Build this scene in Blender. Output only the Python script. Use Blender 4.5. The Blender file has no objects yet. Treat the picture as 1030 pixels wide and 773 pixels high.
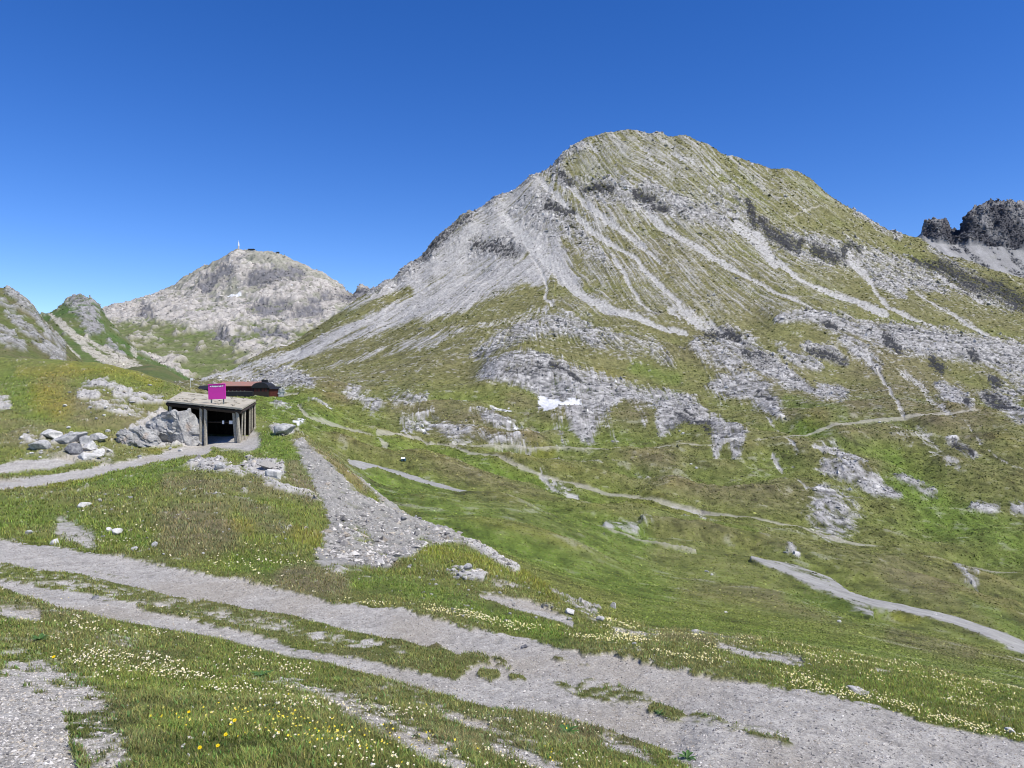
import bpy, math, random
import numpy as np
from mathutils import Vector, Matrix

rng = np.random.default_rng(7)
random.seed(7)
F = 772.0; CX = 515.0; CY = 386.5           # focal length and centre of the photograph, in its pixels
SC = bpy.context.scene
COL = SC.collection
f32 = np.float32

# ------------------------------------------------------------------ noise
TAB = rng.random((64, 64, 64)).astype(f32)
def vnoise(x, y, z):
    xi = np.floor(x); yi = np.floor(y); zi = np.floor(z)
    fx = (x-xi).astype(f32); fy = (y-yi).astype(f32); fz = (z-zi).astype(f32)
    fx = fx*fx*(3-2*fx); fy = fy*fy*(3-2*fy); fz = fz*fz*(3-2*fz)
    xi = xi.astype(np.int64) & 63; yi = yi.astype(np.int64) & 63; zi = zi.astype(np.int64) & 63
    x1 = (xi+1) & 63; y1 = (yi+1) & 63; z1 = (zi+1) & 63
    a = TAB[xi, yi, zi]*(1-fx)+TAB[x1, yi, zi]*fx
    b = TAB[xi, y1, zi]*(1-fx)+TAB[x1, y1, zi]*fx
    c = TAB[xi, yi, z1]*(1-fx)+TAB[x1, yi, z1]*fx
    d = TAB[xi, y1, z1]*(1-fx)+TAB[x1, y1, z1]*fx
    return (a*(1-fy)+b*fy)*(1-fz)+(c*(1-fy)+d*fy)*fz
def fbm(x, y, z, lam, octv=3, gain=.55, off=0.):      # about -1..1
    s = 0; a = 1.; t = 0; k = 1./lam
    for i in range(octv):
        s = s+a*(vnoise(x*k+off+i*7.3, y*k+off*1.7+i*3.1, z*k+i*5.7)*2-1); t += a; a *= gain; k *= 2.03
    return s/t*1.6
def ridged(x, y, z, lam, octv=3, off=0.):             # 0..1, ridges high
    s = 0; a = 1.; t = 0; k = 1./lam
    for i in range(octv):
        s = s+a*(1-np.abs(vnoise(x*k+off+i*7.3, y*k+off+i*3.1, z*k+i*5.7)*2-1)*2); t += a; a *= .55; k *= 2.1
    return s/t
def sstep(a, b, x):
    t = np.clip((x-a)/(b-a), 0, 1); return t*t*(3-2*t)

# ------------------------------------------------------------------ fitted height surfaces
def dens(line, step=28):
    out = []
    for (p, q) in zip(line[:-1], line[1:]):
        n = max(1, int(abs(q[0]-p[0])/step+.5))
        for i in range(n):
            t = i/n
            out.append((p[0]+(q[0]-p[0])*t, p[1]+(q[1]-p[1])*t, math.exp(math.log(p[2])*(1-t)+math.log(q[2])*t)))
    out.append(line[-1]); return out
class Fit:
    """v = z/distance as a smooth function of (x/distance, ln distance), through surveyed points."""
    def __init__(s, lines, step=28, c=.12, lam=1e-4):
        P = np.array([p for l in lines for p in dens(l, step)], float)
        s.X = np.stack([(P[:, 0]-CX)/F*4, np.log(P[:, 2])], 1)
        v = (CY-P[:, 1])/F
        s.c = c
        d = np.sqrt(((s.X[:, None]-s.X[None])**2).sum(2)+c*c)
        n = len(P)
        A = np.zeros((n+3, n+3)); A[:n, :n] = d-lam*np.eye(n)*n*.05
        Q = np.concatenate([np.ones((n, 1)), s.X], 1); A[:n, n:] = Q; A[n:, :n] = Q.T
        s.w = np.linalg.lstsq(A, np.concatenate([v, np.zeros(3)]), rcond=None)[0]
    def ev(s, u, sd):
        o = np.empty(u.size); U = (u*4).ravel(); S = sd.ravel()
        for i in range(0, u.size, 20000):
            d = np.sqrt((U[i:i+20000, None]-s.X[:, 0])**2+(S[i:i+20000, None]-s.X[:, 1])**2+s.c**2)
            o[i:i+20000] = d@s.w[:-3]+s.w[-3]+s.w[-2]*U[i:i+20000]+s.w[-1]*S[i:i+20000]
        return o.reshape(u.shape)
def interp_line(line, px):
    a = np.array(line, float)
    return np.interp(px, a[:, 0], a[:, 1]), np.exp(np.interp(px, a[:, 0], np.log(a[:, 2])))

EDGE = [(262,430,52),(285,431,50),(300,438,47),(330,457,42),(350,477,38),(372,499,34),(405,521,30),(450,537,26),
        (475,550,24),(520,573,20),(560,597,17),(620,624,14.5),(660,637,13.4),(720,640,12.8),(830,657,11.6),(930,676,10.7),
        (1030,698,9.9),(1230,742,8.7)]
BEY = [(262,420,200),(300,432,185),(330,448,170),(372,490,130),(405,511,110),(475,539,80),(560,586,56),(660,624,42),(720,632,38),(830,649,32),
       (1030,690,24),(1230,732,21)]
DIP = [(e[0], e[1]+9, math.sqrt(e[2]*float(interp_line(BEY, e[0])[1]))) for e in EDGE]
TOPL = [(-400,352,80),(-200,356,76),(0,362,70),(50,363,68),(100,368,64),(130,376,61),(160,389,58),(178,398,56),(200,407,58),(235,414,58),(250,420,57)]
RIDGE = [(178,388,640),(198,384,660),(215,377,700),(250,362,760),(273,352,800),(308,338,850),(355,305,930),(376,292,960),(386,285,965),
         (409,267,1000),(425,257,1020),(440,238,1040),(467,216,1070),(498,200,1100),(533,179,1130),(553,170,1150),(568,154,1165),
         (588,141,1180),(611,135,1200),(635,134,1205),(690,137,1220),(715,148,1230),(740,158,1240),(762,167,1250),(790,170,1262),(803,173,1268),
         (815,180,1272),(830,193,1280),(845,205,1282),(860,213,1284),(880,225,1284),(900,235,1282),(915,240,1280),(926,243,1276),
         (939,252,1265),(956,262,1255),(972,267,1250),(990,272,1235),(1011,278,1220),(1030,284,1200),(1230,330,1100),(1450,380,1000)]
LINES = [
 [(-400,1003,1.9),(515,1005,2.0),(1450,1040,2.6)],
 [(-400,785,3.5),(0,773,3.1),(300,773,3.3),(515,773,4.3),(730,773,5.3),(1030,785,5.7),(1450,850,5.2)],
 [(0,690,5.0),(150,700,5.0),(300,700,5.9)],
 [(-400,500,20),(-200,545,15),(0,591,10.5),(100,613,9.5),(233,648,8.4),(400,687,7.3),(563,720,6.5),(680,759,5.75)],
 [(-400,480,26),(-200,515,19),(0,543,14.6),(194,576,12),(400,611,10.2),(524,639,9.1),(602,658,8.4),(700,680,7.7),(812,693,7.4),(879,712,7.0),(956,735,6.6),(1030,750,6.3),(1230,800,5.6),(1450,860,5.1)],
 [(-400,470,34),(-200,495,27),(0,518,21),(60,520,20.5),(110,510,21),(160,492,23.5),(210,482,26),(260,486,27),(300,505,23),(335,530,20),(390,560,16.5),(450,572,15)],
 [(-400,495,32),(-200,505,27),(0,488,31),(70,476,36),(130,466,40),(190,454,44),(240,446,46),(262,441,46)],
 [(-400,470,38),(0,470,37),(50,466,38.5),(110,458,42),(165,447,46),(200,446,48)],
 [(-400,400,55),(-200,410,52),(0,420,46),(60,420,46),(110,415,48),(150,418,50),(180,430,50)],
 [(-400,368,68),(-200,372,66),(0,380,62),(60,380,60),(110,384,57),(150,400,54)],
 TOPL,
 [(-400,390,110),(-200,395,105),(0,400,100),(100,402,95),(178,408,90),(235,420,90)],
 EDGE, DIP, BEY,
 [(-400,400,250),(-200,400,250),(0,402,250),(150,402,250),(262,414,250),(300,428,240),(330,449,225),(365,468,213),(440,487,200),(515,502,190),(570,517,180),(620,531,170),(700,550,152),(740,558,142)],
 [(640,566,120),(700,590,100),(760,606,88),(830,622,75)],
 [(640,600,62),(720,612,60),(860,640,52),(1030,672,50),(1230,715,40)],
 [(760,566,131),(800,580,128),(870,602,121),(950,622,115),(1000,636,110),(1030,651,105),(1230,705,92),(1450,770,80)],
 [(700,540,185),(800,553,180),(900,578,165),(960,592,160),(1030,612,150),(1230,660,130)],
 [(430,462,270),(531,471,290),(580,486,280),(640,496,268),(677,504,260),(708,510,256),(757,518,245),(795,525,238),(840,541,226),(886,548,222),(940,559,215),(1030,575,205),(1230,605,190),(1450,640,175)],
 [(448,478,235),(500,487,228),(560,500,220),(610,512,215)],
 [(-400,396,420),(0,400,420),(150,400,410),(262,396,390),(310,411,330),(345,427,318),(380,434,325),(430,447,338),(560,449,345),(700,450,350),(750,449,352),(790,441,362),(840,428,380),(900,423,390),(990,418,400),(1030,412,410),(1230,400,430),(1450,400,440)],
 [(262,390,450),(310,392,440),(370,397,450),(420,398,440),(470,400,430)],
 [(505,384,470),(540,392,460),(568,412,420),(610,416,420),(660,416,420),(745,440,370)],
 [(473,378,520),(498,358,540),(530,347,550),(568,360,530),(610,375,520),(645,385,510),(704,400,480),(740,412,450)],
 [(300,372,620),(400,362,600),(480,340,620),(540,332,640),(600,350,580),(670,366,560),(740,378,540)],
 [(740,345,620),(800,370,570),(850,380,560),(900,378,560),(960,385,560),(1030,395,550),(1230,420,520)],
 [(786,318,700),(840,322,700),(889,333,690),(927,341,680),(986,350,670),(1030,360,660),(1230,390,620)],
 [(550,317,700),(620,318,700),(700,322,700),(760,318,730)],
 [(250,380,660),(300,362,700),(350,345,730),(420,318,780),(500,290,850),(560,280,850),(620,280,830),(700,285,820),(780,285,830),(860,300,820),(930,312,800),(1030,330,780),(1230,365,720)],
 [(400,292,920),(470,258,980),(530,228,1010),(570,222,1010),(620,222,1000),(700,228,1000),(780,240,1010),(860,262,1020),(930,285,1010),(1030,305,960)],
 [(560,180,1100),(620,172,1110),(700,185,1110),(780,205,1130),(850,228,1150),(900,247,1160)],
 RIDGE,
 [(178,402,800),(308,375,1000),(440,320,1250),(533,280,1400),(635,240,1480),(762,262,1520),(915,300,1500),(1030,330,1420),(1450,420,1200)],
 [(178,410,1300),(440,400,1700),(635,390,1900),(915,390,1900),(1450,430,1500)],
]
FIT = Fit(LINES, 24, .06, 1e-5)

# ------------------------------------------------------------------ traced ground cover, as maps
MX0, MX1, MY0, MY1 = -200, 1230, 110, 860
MW, MH = MX1-MX0, MY1-MY0
class Map:
    def __init__(s): s.a = np.zeros((MH, MW), f32)
    def stroke(s, pts, w, val=1., soft=1.2):
        if not isinstance(w, (list, tuple)): w = [w]*len(pts)
        for i in range(len(pts)-1):
            (x0, y0), (x1, y1) = pts[i][:2], pts[i+1][:2]; w0, w1 = w[i], w[i+1]
            m = max(w0, w1)*soft+3
            ax, bx = int(max(0, min(x0, x1)-m-MX0)), int(min(MW, max(x0, x1)+m-MX0+1))
            ay, by = int(max(0, min(y0, y1)-m-MY0)), int(min(MH, max(y0, y1)+m-MY0+1))
            if bx <= ax or by <= ay: continue
            Y, X = np.mgrid[ay:by, ax:bx].astype(f32); X += MX0; Y += MY0
            dx, dy = x1-x0, y1-y0; L = dx*dx+dy*dy+1e-6
            t = np.clip(((X-x0)*dx+(Y-y0)*dy)/L, 0, 1)
            d = np.hypot(X-x0-t*dx, Y-y0-t*dy); ww = w0+(w1-w0)*t
            v = np.clip(1-(d-ww*.5)/(ww*soft), 0, 1)*val
            s.a[ay:by, ax:bx] = np.maximum(s.a[ay:by, ax:bx], v)
        return s
    def poly(s, pts, val=1., feather=5):
        xs = [p[0] for p in pts]; ys = [p[1] for p in pts]; m = feather*2+2
        ax, bx = int(max(0, min(xs)-m-MX0)), int(min(MW, max(xs)+m-MX0+1))
        ay, by = int(max(0, min(ys)-m-MY0)), int(min(MH, max(ys)+m-MY0+1))
        Y, X = np.mgrid[ay:by, ax:bx].astype(f32); X += MX0; Y += MY0
        ins = np.zeros(X.shape, bool); n = len(pts)
        for i in range(n):
            x0, y0 = pts[i]; x1, y1 = pts[(i+1) % n]
            if y0 == y1: continue
            ins ^= ((Y < y0) != (Y < y1)) & (X < (x1-x0)*(Y-y0)/(y1-y0)+x0)
        b = ins.astype(f32)
        k = max(1, int(feather)); 
        for _ in range(2):
            for axx in (0, 1):
                c = np.cumsum(np.pad(b, [(k+1, k) if q == axx else (0, 0) for q in (0, 1)]), axis=axx)
                b = (c[2*k+1:]-c[:-2*k-1] if axx == 0 else c[:, 2*k+1:]-c[:, :-2*k-1])/(2*k+1)
        s.a[ay:by, ax:bx] = np.maximum(s.a[ay:by, ax:bx], b*val)
        return s
    def cut(s, o): s.a *= (1-o.a); return s
    def at(s, px, py):
        x = np.clip(px-MX0, 0, MW-1.001); y = np.clip(py-MY0, 0, MH-1.001)
        xi = x.astype(np.int32); yi = y.astype(np.int32); fx = (x-xi).astype(f32); fy = (y-yi).astype(f32)
        a = s.a
        return (a[yi, xi]*(1-fx)+a[yi, xi+1]*fx)*(1-fy)+(a[yi+1, xi]*(1-fx)+a[yi+1, xi+1]*fx)*fy

# ---- far ground: rock, scree, dark cliff with painted crevice shade, paths, snow, brown and bright turf
rock, scree, dark, path, snow, brown, lush, gold, road, stream = [Map() for _ in range(10)]
scree.poly([(545,172),(500,200),(440,237),(376,291),(308,338),(250,363),(205,384),(240,386),(300,376),(360,362),(430,350),(480,330),(520,305),(548,292),(562,275),(566,240),(560,200)], .95, 5)
gl = Map()
gl.stroke([(250,366),(285,350),(330,328),(380,306),(410,294)], 5, .9)
gl.poly([(528,284),(548,296),(556,312),(520,318),(470,330),(420,340),(370,352),(330,364),(290,376),(330,352),(400,330),(470,312)], .95, 4)
gl.stroke([(260,376),(330,360),(400,345)], 5, .8)
scree.cut(gl)
scree.poly([(524,226),(560,235),(572,262),(590,292),(570,286),(548,262),(520,240)], 1, 3)
for i_, (p, w, v) in enumerate([
  ([(506,215),(520,232),(540,252),(555,265),(568,280),(580,290),(595,303),(615,312),(640,320),(665,330),(690,334)], [5,6,8,8,7,6,6,5,4,3,3], 1),
  ([(541,179),(560,198),(579,218),(600,235),(623,249),(640,262),(652,275)], [4,5,5,5,4,3,2], 1),
  ([(575,190),(590,208),(606,219),(637,240),(664,266)], [3,5,5,4,3], 1),
  ([(640,205),(656,220),(687,241),(715,259),(742,272),(775,290),(798,300),(823,312)], [6,7,7,5,3,3,3,2], .9),
  ([(645,270),(666,288),(684,306)], 4, 1), ([(618,262),(627,275),(639,295),(643,303),(657,316)], [4,3,3,3,2], 1),
  ([(530,250),(543,270),(550,288),(548,300),(556,308)], 2.5, 1), ([(556,308),(520,318),(490,326)], 4, .7),
  ([(783,262),(800,278),(820,288),(839,294),(866,305),(880,310),(892,315)], [5,4,4,4,5,6,3], 1),
  ([(700,250),(730,268),(765,285),(800,302),(815,308)], 2.5, .9),
  ([(852,255),(862,268),(876,285)], [9,9,5], .9), ([(876,285),(884,298),(894,310),(920,320),(945,328)], [3,4,4,2,2], .9),
  ([(617,306),(640,296)], 1.6, .8),([(676,313),(690,317),(711,328),(725,336),(744,346)], [9,11,11,8,6], .9),
  ([(883,372),(899,402),(909,420)], [3,2.4,4], .9),([(870,357),(878,366)], 6, .8),
  ([(908,374),(927,389),(939,407),(954,420)], [6,6,5,5], .8),([(954,420),(974,432),(985,448),(1005,465),(1030,478)], 2.2, .7),
  ([(923,432),(939,452),(962,471)], [9,11,8], .7),([(900,430),(915,440)], 13, .6),
  ([(923,296),(945,310),(968,322),(995,336)], 4, .85),([(945,279),(970,294),(988,304)], 4, .95),
  ([(645,150),(665,166),(690,178)], 5, .7),([(675,155),(700,163),(722,172)], 6, .75),([(585,143),(600,151)], 6, .8),
  ([(655,165),(700,195),(740,225)], 3, .7),([(600,160),(625,185)], 3, .6),
  ([(794,436),(771,421)], 2, .8),([(791,445),(803,457)], 2.5, .8),([(778,456),(786,469)], 4, .8),([(801,481),(811,493)], 2.5, .8),
  ([(820,452),(840,459)], 5, .8),([(822,470),(845,478)], 5, .7),([(727,488),(755,484)], 4, .7),([(677,506),(698,511),(725,523)], 4, .8),
  ([(545,475),(565,486),(582,496),(610,505)], 6, .75),([(487,472),(514,476)], 3, .8),([(484,328),(520,321),(547,315)], 7, .7),
  ([(300,395),(340,384),(400,372)], 4, .5),([(330,392),(380,381),(440,368)], 3, .5),
  ([(421,352),(450,344)], 5, .6),([(740,225),(762,240),(779,266)], [10,12,8], .95),
  ([(831,393),(845,397)], 6, .7),([(879,407),(893,411)], 5, .5),([(793,460),(800,466)],3,.6),([(850,380),(870,392),(890,410)],2,.6),
  ([(850,295),(880,320),(895,325)],2,.6),([(660,340),(700,352)],4,.5),([(970,340),(1000,352)],3,.4),([(225,372),(255,366),(300,352)],7,.9),([(203,383),(240,371)],6,.9)]):
    stream.stroke(p, [q*(1 if i_ == 0 else .72) for q in (w if isinstance(w, list) else [w]*len(p))], v)
rock.poly([(545,172),(560,163),(575,173),(600,176),(625,173),(640,185),(660,180),(690,198),(722,205),(745,200),(752,222),(735,236),(700,228),(680,224),(650,214),(620,210),(600,207),(585,200),(570,192),(552,184)], .85, 4)
rock.poly([(505,214),(548,182),(575,205),(600,240),(620,262),(600,266),(575,250),(548,238),(524,226)], .8, 4)
rock.poly([(466,250),(490,238),(520,232),(530,250),(525,262),(500,262),(475,262)], .95, 4)
rock.poly([(700,185),(745,182),(756,210),(780,228),(810,230),(860,240),(905,252),(935,262),(985,285),(1030,300),(1030,320),(985,306),(950,296),(930,300),(905,292),(880,283),(850,272),(820,272),(795,262),(770,250),(740,230),(712,208)], .8, 5)
rock.poly([(473,382),(498,358),(529,347),(568,361),(610,376),(645,386),(675,392),(706,401),(700,412),(666,416),(624,406),(612,422),(590,444),(580,434),(568,416),(543,416),(540,392),(505,386)], 1.05, 4)
rock.poly([(659,420),(669,404),(697,407),(725,418),(752,436),(748,462),(739,466),(730,448),(720,466),(714,447),(712,430),(690,428),(662,442)], 1.05, 3)
for p, w, v in [
  ([(480,356),(515,336),(550,326),(582,328),(608,346)], [7,10,13,13,7], .9), ([(606,336),(637,346),(659,354),(672,364)], [9,12,11,7], .7),
  ([(703,346),(722,358),(740,366)], [10,15,9], .85), ([(730,337),(749,349),(769,364),(798,384),(817,393)], [10,13,13,10,5], 1),
  ([(829,394),(842,397)], 11, .9), ([(788,354),(806,362),(823,368)], [7,10,6], .9), ([(813,348),(831,353),(851,364)], [6,9,5], 1),
  ([(786,320),(817,317),(839,324),(866,330),(895,338),(927,344),(960,348),(986,352),(1030,362),(1080,370)], [5,9,11,13,15,17,17,17,18,18], 1),
  ([(850,340),(862,350),(875,360),(883,372)], [8,9,9,5], .9), ([(728,388),(748,388),(762,396),(780,415)], [14,14,13,8], 1),
  ([(945,388),(958,398),(974,410)], [7,12,7], .95), ([(993,400),(1006,406),(1028,420)], [8,10,10], 1), ([(999,384),(1020,396)], 6, .9),
  ([(1003,370),(1030,388)], [6,9], .9), ([(954,444),(978,460)], 5, .8),([(883,283),(898,290),(907,296)], 7, .9),
  ([(830,453),(850,460),(869,468)], [6,7,5], .95), ([(830,471),(859,479),(884,490),(904,497)], [8,10,9,5], .95), ([(908,477),(921,485),(938,492)], [7,6,5], .95),
  ([(983,508),(1001,510)], 7, .9), ([(1020,510),(1040,513)], 6, .9), ([(826,498),(836,515),(840,526)], [8,26,8], .9), ([(830,490),(822,500)],6,.8),
  ([(398,402),(424,401)], 8, .8), ([(410,426),(432,424)], 12, .7), ([(442,428),(468,440)], [9,13], .7), ([(480,416),(515,430),(537,436)], [7,6,4], .85),
  ([(355,398),(377,407)], 8, .8), ([(256,388),(275,380),(300,382),(312,388)], [9,14,11,5], .95), ([(316,406),(330,410)], 5, .8), ([(276,409),(288,410)], 4, .7),
  ([(630,527),(655,531)], 5, .5),([(810,603),(830,612),(846,624)], 4, .5),([(793,553),(803,556)], 3, .7),([(962,573),(982,582)], 4, .8),([(688,522),(720,527)], 4, .5),
  ([(935,250),(960,268),(1000,290)],5,.7),([(690,215),(730,225)],10,.7),([(470,440),(500,445),(540,450)],4,.6),
  ([(540,175),(500,198),(466,218),(425,258),(390,284),(376,293)], [6,5,6,9,8,6], .9),([(860,214),(880,227),(905,239)],3,.8),
  ([(553,172),(568,156),(588,143)],4,.8),([(640,470),(660,478)],4,.4),([(560,458),(600,466)],5,.5),([(610,420),(618,440)],4,.5),([(640,405),(650,425)],4,.6),([(560,420),(566,440)],5,.6),([(455,300),(430,320)],6,.4)]:
    rock.stroke(p, w, v)
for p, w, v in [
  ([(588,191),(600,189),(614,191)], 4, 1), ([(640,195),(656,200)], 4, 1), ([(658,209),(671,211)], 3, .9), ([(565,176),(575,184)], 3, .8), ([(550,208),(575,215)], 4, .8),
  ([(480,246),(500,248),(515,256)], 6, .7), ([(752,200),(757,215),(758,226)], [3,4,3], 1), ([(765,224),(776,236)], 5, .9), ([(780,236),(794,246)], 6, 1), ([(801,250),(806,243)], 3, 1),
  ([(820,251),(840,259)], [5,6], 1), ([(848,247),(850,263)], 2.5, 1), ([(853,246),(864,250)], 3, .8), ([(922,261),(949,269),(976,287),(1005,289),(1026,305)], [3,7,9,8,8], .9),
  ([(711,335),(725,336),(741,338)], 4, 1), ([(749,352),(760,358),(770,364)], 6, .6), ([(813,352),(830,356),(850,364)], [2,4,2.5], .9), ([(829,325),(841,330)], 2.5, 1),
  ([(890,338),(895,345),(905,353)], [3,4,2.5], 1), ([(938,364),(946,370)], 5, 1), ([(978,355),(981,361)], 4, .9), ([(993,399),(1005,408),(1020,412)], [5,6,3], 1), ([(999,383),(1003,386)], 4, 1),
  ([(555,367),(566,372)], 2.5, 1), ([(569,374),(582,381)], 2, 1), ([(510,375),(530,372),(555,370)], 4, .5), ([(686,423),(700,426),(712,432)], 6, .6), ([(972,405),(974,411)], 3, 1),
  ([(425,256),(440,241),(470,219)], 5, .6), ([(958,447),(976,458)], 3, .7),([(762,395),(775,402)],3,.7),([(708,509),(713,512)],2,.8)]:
    dark.stroke(p, w, v)  # dark cliff bands, and crevice shade drawn into the rock colour
snow.poly([(542,397),(547,396),(552,402),(558,400),(565,406),(574,403),(585,405),(578,413),(566,414),(554,418),(546,414),(541,408)], 1.25, 1)
for p, w in [([(494,409),(514,412)], 4), ([(500,420),(520,428),(534,434)], 2), ([(459,403),(470,406)], 3.2), ([(305,389),(312,391)], 3), ([(322,394),(328,395)], 3), ([(296,422),(305,424)], 3.5), ([(423,430),(428,436)], 3)]:
    snow.stroke(p, w*.6, .66, .8)
for p, w in [
  ([(262,396),(300,397)], 1.2), ([(300,404),(300,411),(310,419),(327,423),(346,428),(372,434),(384,442),(388,447),(384,452)], [1,1.5,2,2.4,2.4,2,3,4,3]), ([(255,422),(280,427),(300,429)], 1.6),
  ([(380,433),(419,440),(430,447)], 2.4), ([(430,448),(560,449),(700,450),(750,449),(770,444),(790,441),(815,435),(840,429),(870,425),(900,423),(945,422),(990,418)], [1,1,1,1.3,1.6,2,2,1.8,1.8,2,2,1.6]),
  ([(440,446),(479,457),(506,464),(531,471),(580,486)], [1.6,1.6,1.6,1.4,1.4]), ([(580,486),(640,496),(677,504),(708,512),(757,518),(795,525),(820,534),(840,541),(860,545),(886,548),(940,559),(1030,575)], [2.4,1.8,2,1.8,1.8,1.6,3,3.4,3.2,2.2,1.4,1.4]),
  ([(995,655),(1030,667)], 3), ([(830,293),(800,300)], .8), ([(795,218),(825,207)], 1.1), ([(480,495),(640,545),(700,552)], 1)]:
    path.stroke(p, [q*.72 for q in (w if isinstance(w, list) else [w]*len(p))], .95)
road.stroke([(352,464),(365,468),(392,475),(428,485),(458,493),(490,499),(515,502)], [3,5,5,4.5,4,3,2], 1, .7)
road.stroke([(756,560),(775,567),(793,575),(820,586),(840,594),(878,606),(905,611),(933,617),(960,624),(987,634),(1010,642),(1036,655),(1100,690)], [2,4,4,4,4.5,5,5,5,5.5,6.5,7.5,8,10], 1.0, .6)
road.stroke([(770,565),(800,572),(832,586),(855,602),(876,616)], [4,9,11,8,4], .75, .8)
road.stroke([(640,528),(610,525)], 4, .6)
brown.poly([(430,472),(480,472),(560,480),(620,500),(560,500),(500,490),(450,482)], .8, 5)
brown.poly([(690,575),(760,575),(810,600),(850,622),(820,625),(760,605),(700,592)], .8, 8)
brown.poly([(880,562),(960,575),(1030,590),(1030,610),(950,605),(890,590)], .7, 8)
brown.poly([(540,560),(640,545),(700,562),(640,585),(560,575)], .5, 10)
for p, w, v in [([(400,420),(500,430),(580,445)], 16, .7), ([(640,470),(720,490),(800,500)], 16, .6), ([(850,430),(900,470)], 14, .6), ([(700,350),(800,410),(900,440)], 30, .35), ([(880,360),(960,430)], 30, .5), ([(330,400),(345,402)], 8, .8),
  ([(900,640),(975,665)], 9, .8), ([(450,500),(520,515)], 8, .3), ([(520,405),(530,430)], 14, .5), ([(640,420),(660,460)], 14, .5),([(600,240),(760,300)],26,.25)]:
    brown.stroke(p, w, v)
for p, w, v in [([(255,405),(300,408),(330,420)], 14, .9), ([(370,485),(440,500),(560,520),(640,540)], 14, .9), ([(440,520),(520,530),(600,560),(660,600)], 20, .9), ([(650,625),(800,640),(1030,690)], 20, .7), ([(560,520),(620,560)], 16, .9), ([(380,440),(500,470),(600,500)], 6, .7), ([(900,480),(960,520),(1030,550)], 16, .8),
  ([(560,385),(620,398),(680,400)], 6, .7), ([(640,370),(680,378)], 6, .6), ([(800,600),(880,630),(960,660)], 10, .7), ([(810,425),(840,440),(900,455)], 7, .7), ([(790,405),(850,420)], 5, .8),([(620,510),(700,528),(760,540)],5,.8),([(960,600),(1030,640)],6,.8)]:
    lush.stroke(p, w, v)
for p, w, v in [([(530,452),(555,452)], 6, .8), ([(900,615),(925,618)], 4, .7), ([(600,372),(625,380)], 5, .6), ([(815,422),(828,425)], 6, .6), ([(330,398),(340,408)], 9, .5), ([(640,500),(760,545)], 9, .4)]:
    gold.stroke(p, w, v)

# ---- near ground
ngrav, nrock, nbrown, ngold, nlush, nscree = [Map() for _ in range(6)]
UP_T = [(-200,510),(0,543),(97,556),(194,576),(272,591),(330,606),(400,614),(458,629),(524,640),(602,659),(650,668),(700,680),(760,687),(812,694),(879,712),(956,735),(1030,751),(1230,820)]
UP_B = [(-200,548),(0,569),(78,577),(116,589),(217,609),(291,622),(330,632),(400,645),(450,656),(485,668)]
LO_T = [(485,672),(458,684),(400,672),(330,660),(287,649),(217,629),(155,615),(78,597),(0,584),(-200,560)]
LO_B = [(-200,566),(0,592),(58,611),(136,628),(233,648),(295,663),(400,687),(485,709),(563,721),(640,745),(680,759),(720,785),(800,858)]
ngrav.poly(UP_T+[(1230,860),(800,860)]+LO_B[::-1][1:6]+[(458,684),(485,668)]+UP_B[::-1][1:], 1.0, 2)
ngrav.poly(LO_T[::-1]+LO_B[:9][::-1][1:], 1.0, 2)
ngrav.poly([(-60,668),(0,680),(15,686),(36,696),(56,712),(66,735),(74,760),(86,800),(86,858),(-60,858)], 1.0, 4)
isl = Map()
for p, w, v in [([(470,663),(492,666)], 5, .9), ([(486,679),(500,679)], 5, .8), ([(515,681),(526,683)], 3, .7), ([(660,714),(682,720)], 7, .8), ([(560,688),(575,694),(600,700)], 5, .5), ([(440,655),(450,662)], 7, .8), ([(500,663),(515,672)], 4, .6),
   ([(590,690),(650,705)], 12, .5), ([(620,655),(700,672)], 5, .5),([(700,720),(790,745)], 8, .5),([(560,660),(600,668)],3,.5),([(90,572),(150,588)],3,.3)]:
    isl.stroke(p, w, v)
ngrav.a *= (1-isl.a)
for p, w, v in [([(5,617),(36,619)], 7, .7), ([(233,679),(295,690),(342,702),(400,721)], [3,5,7,8], .55), ([(353,709),(408,736),(446,763),(470,790)], 14, .52), ([(500,752),(530,762),(560,775)], 9, .6), ([(610,745),(650,765)], 8, .6), ([(690,755),(760,800)], 16, .9),
   ([(420,700),(470,725),(540,745)], 6, .42), ([(20,682),(60,698),(88,715),(100,740),(115,800)], 26, .60), ([(486,601),(525,609),(572,626)], [3,6,3], 1), ([(190,440),(225,443),(250,443)], [4,9,11], .9),
   ([(0,490),(9,489),(44,484),(78,478),(114,471),(149,464),(180,456),(205,450)], [5,5,4,3.4,3.4,4,5,7], 1.05), ([(-200,512),(0,490)], 6, 1), ([(0,472),(23,468),(52,466),(73,464)], [6,5,5,3], .8),
   ([(62,528),(74,537),(90,548)], [8,13,8], .62), ([(62,538),(90,540)], 8, .55), ([(0,577),(100,592),(217,618),(330,645),(400,657)], 9, .44), ([(688,634),(715,636),(743,642)], [3,5,3], .8), ([(727,653),(760,660),(805,667)], 6, .6), ([(885,677),(895,678)], 3, .7), ([(855,694),(870,700)], 5, .6),
   ([(560,592),(600,625)], 5, .5), ([(500,590),(533,592)], 5, .5), ([(620,636),(660,640)], 4, .6), ([(110,460),(90,462),(30,462)], 10, .45)]:
    ngrav.stroke(p, w, v)
nscree.poly([(296,446),(302,465),(314,485),(322,505),(331,525),(328,545),(316,560),(325,572),(350,573),(390,577),(402,566),(428,556),(452,546),(476,551),(445,530),(420,527),(405,524),(372,500),(350,486),(330,466),(304,443)], 1.1, 3)
gcut = Map()
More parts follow.
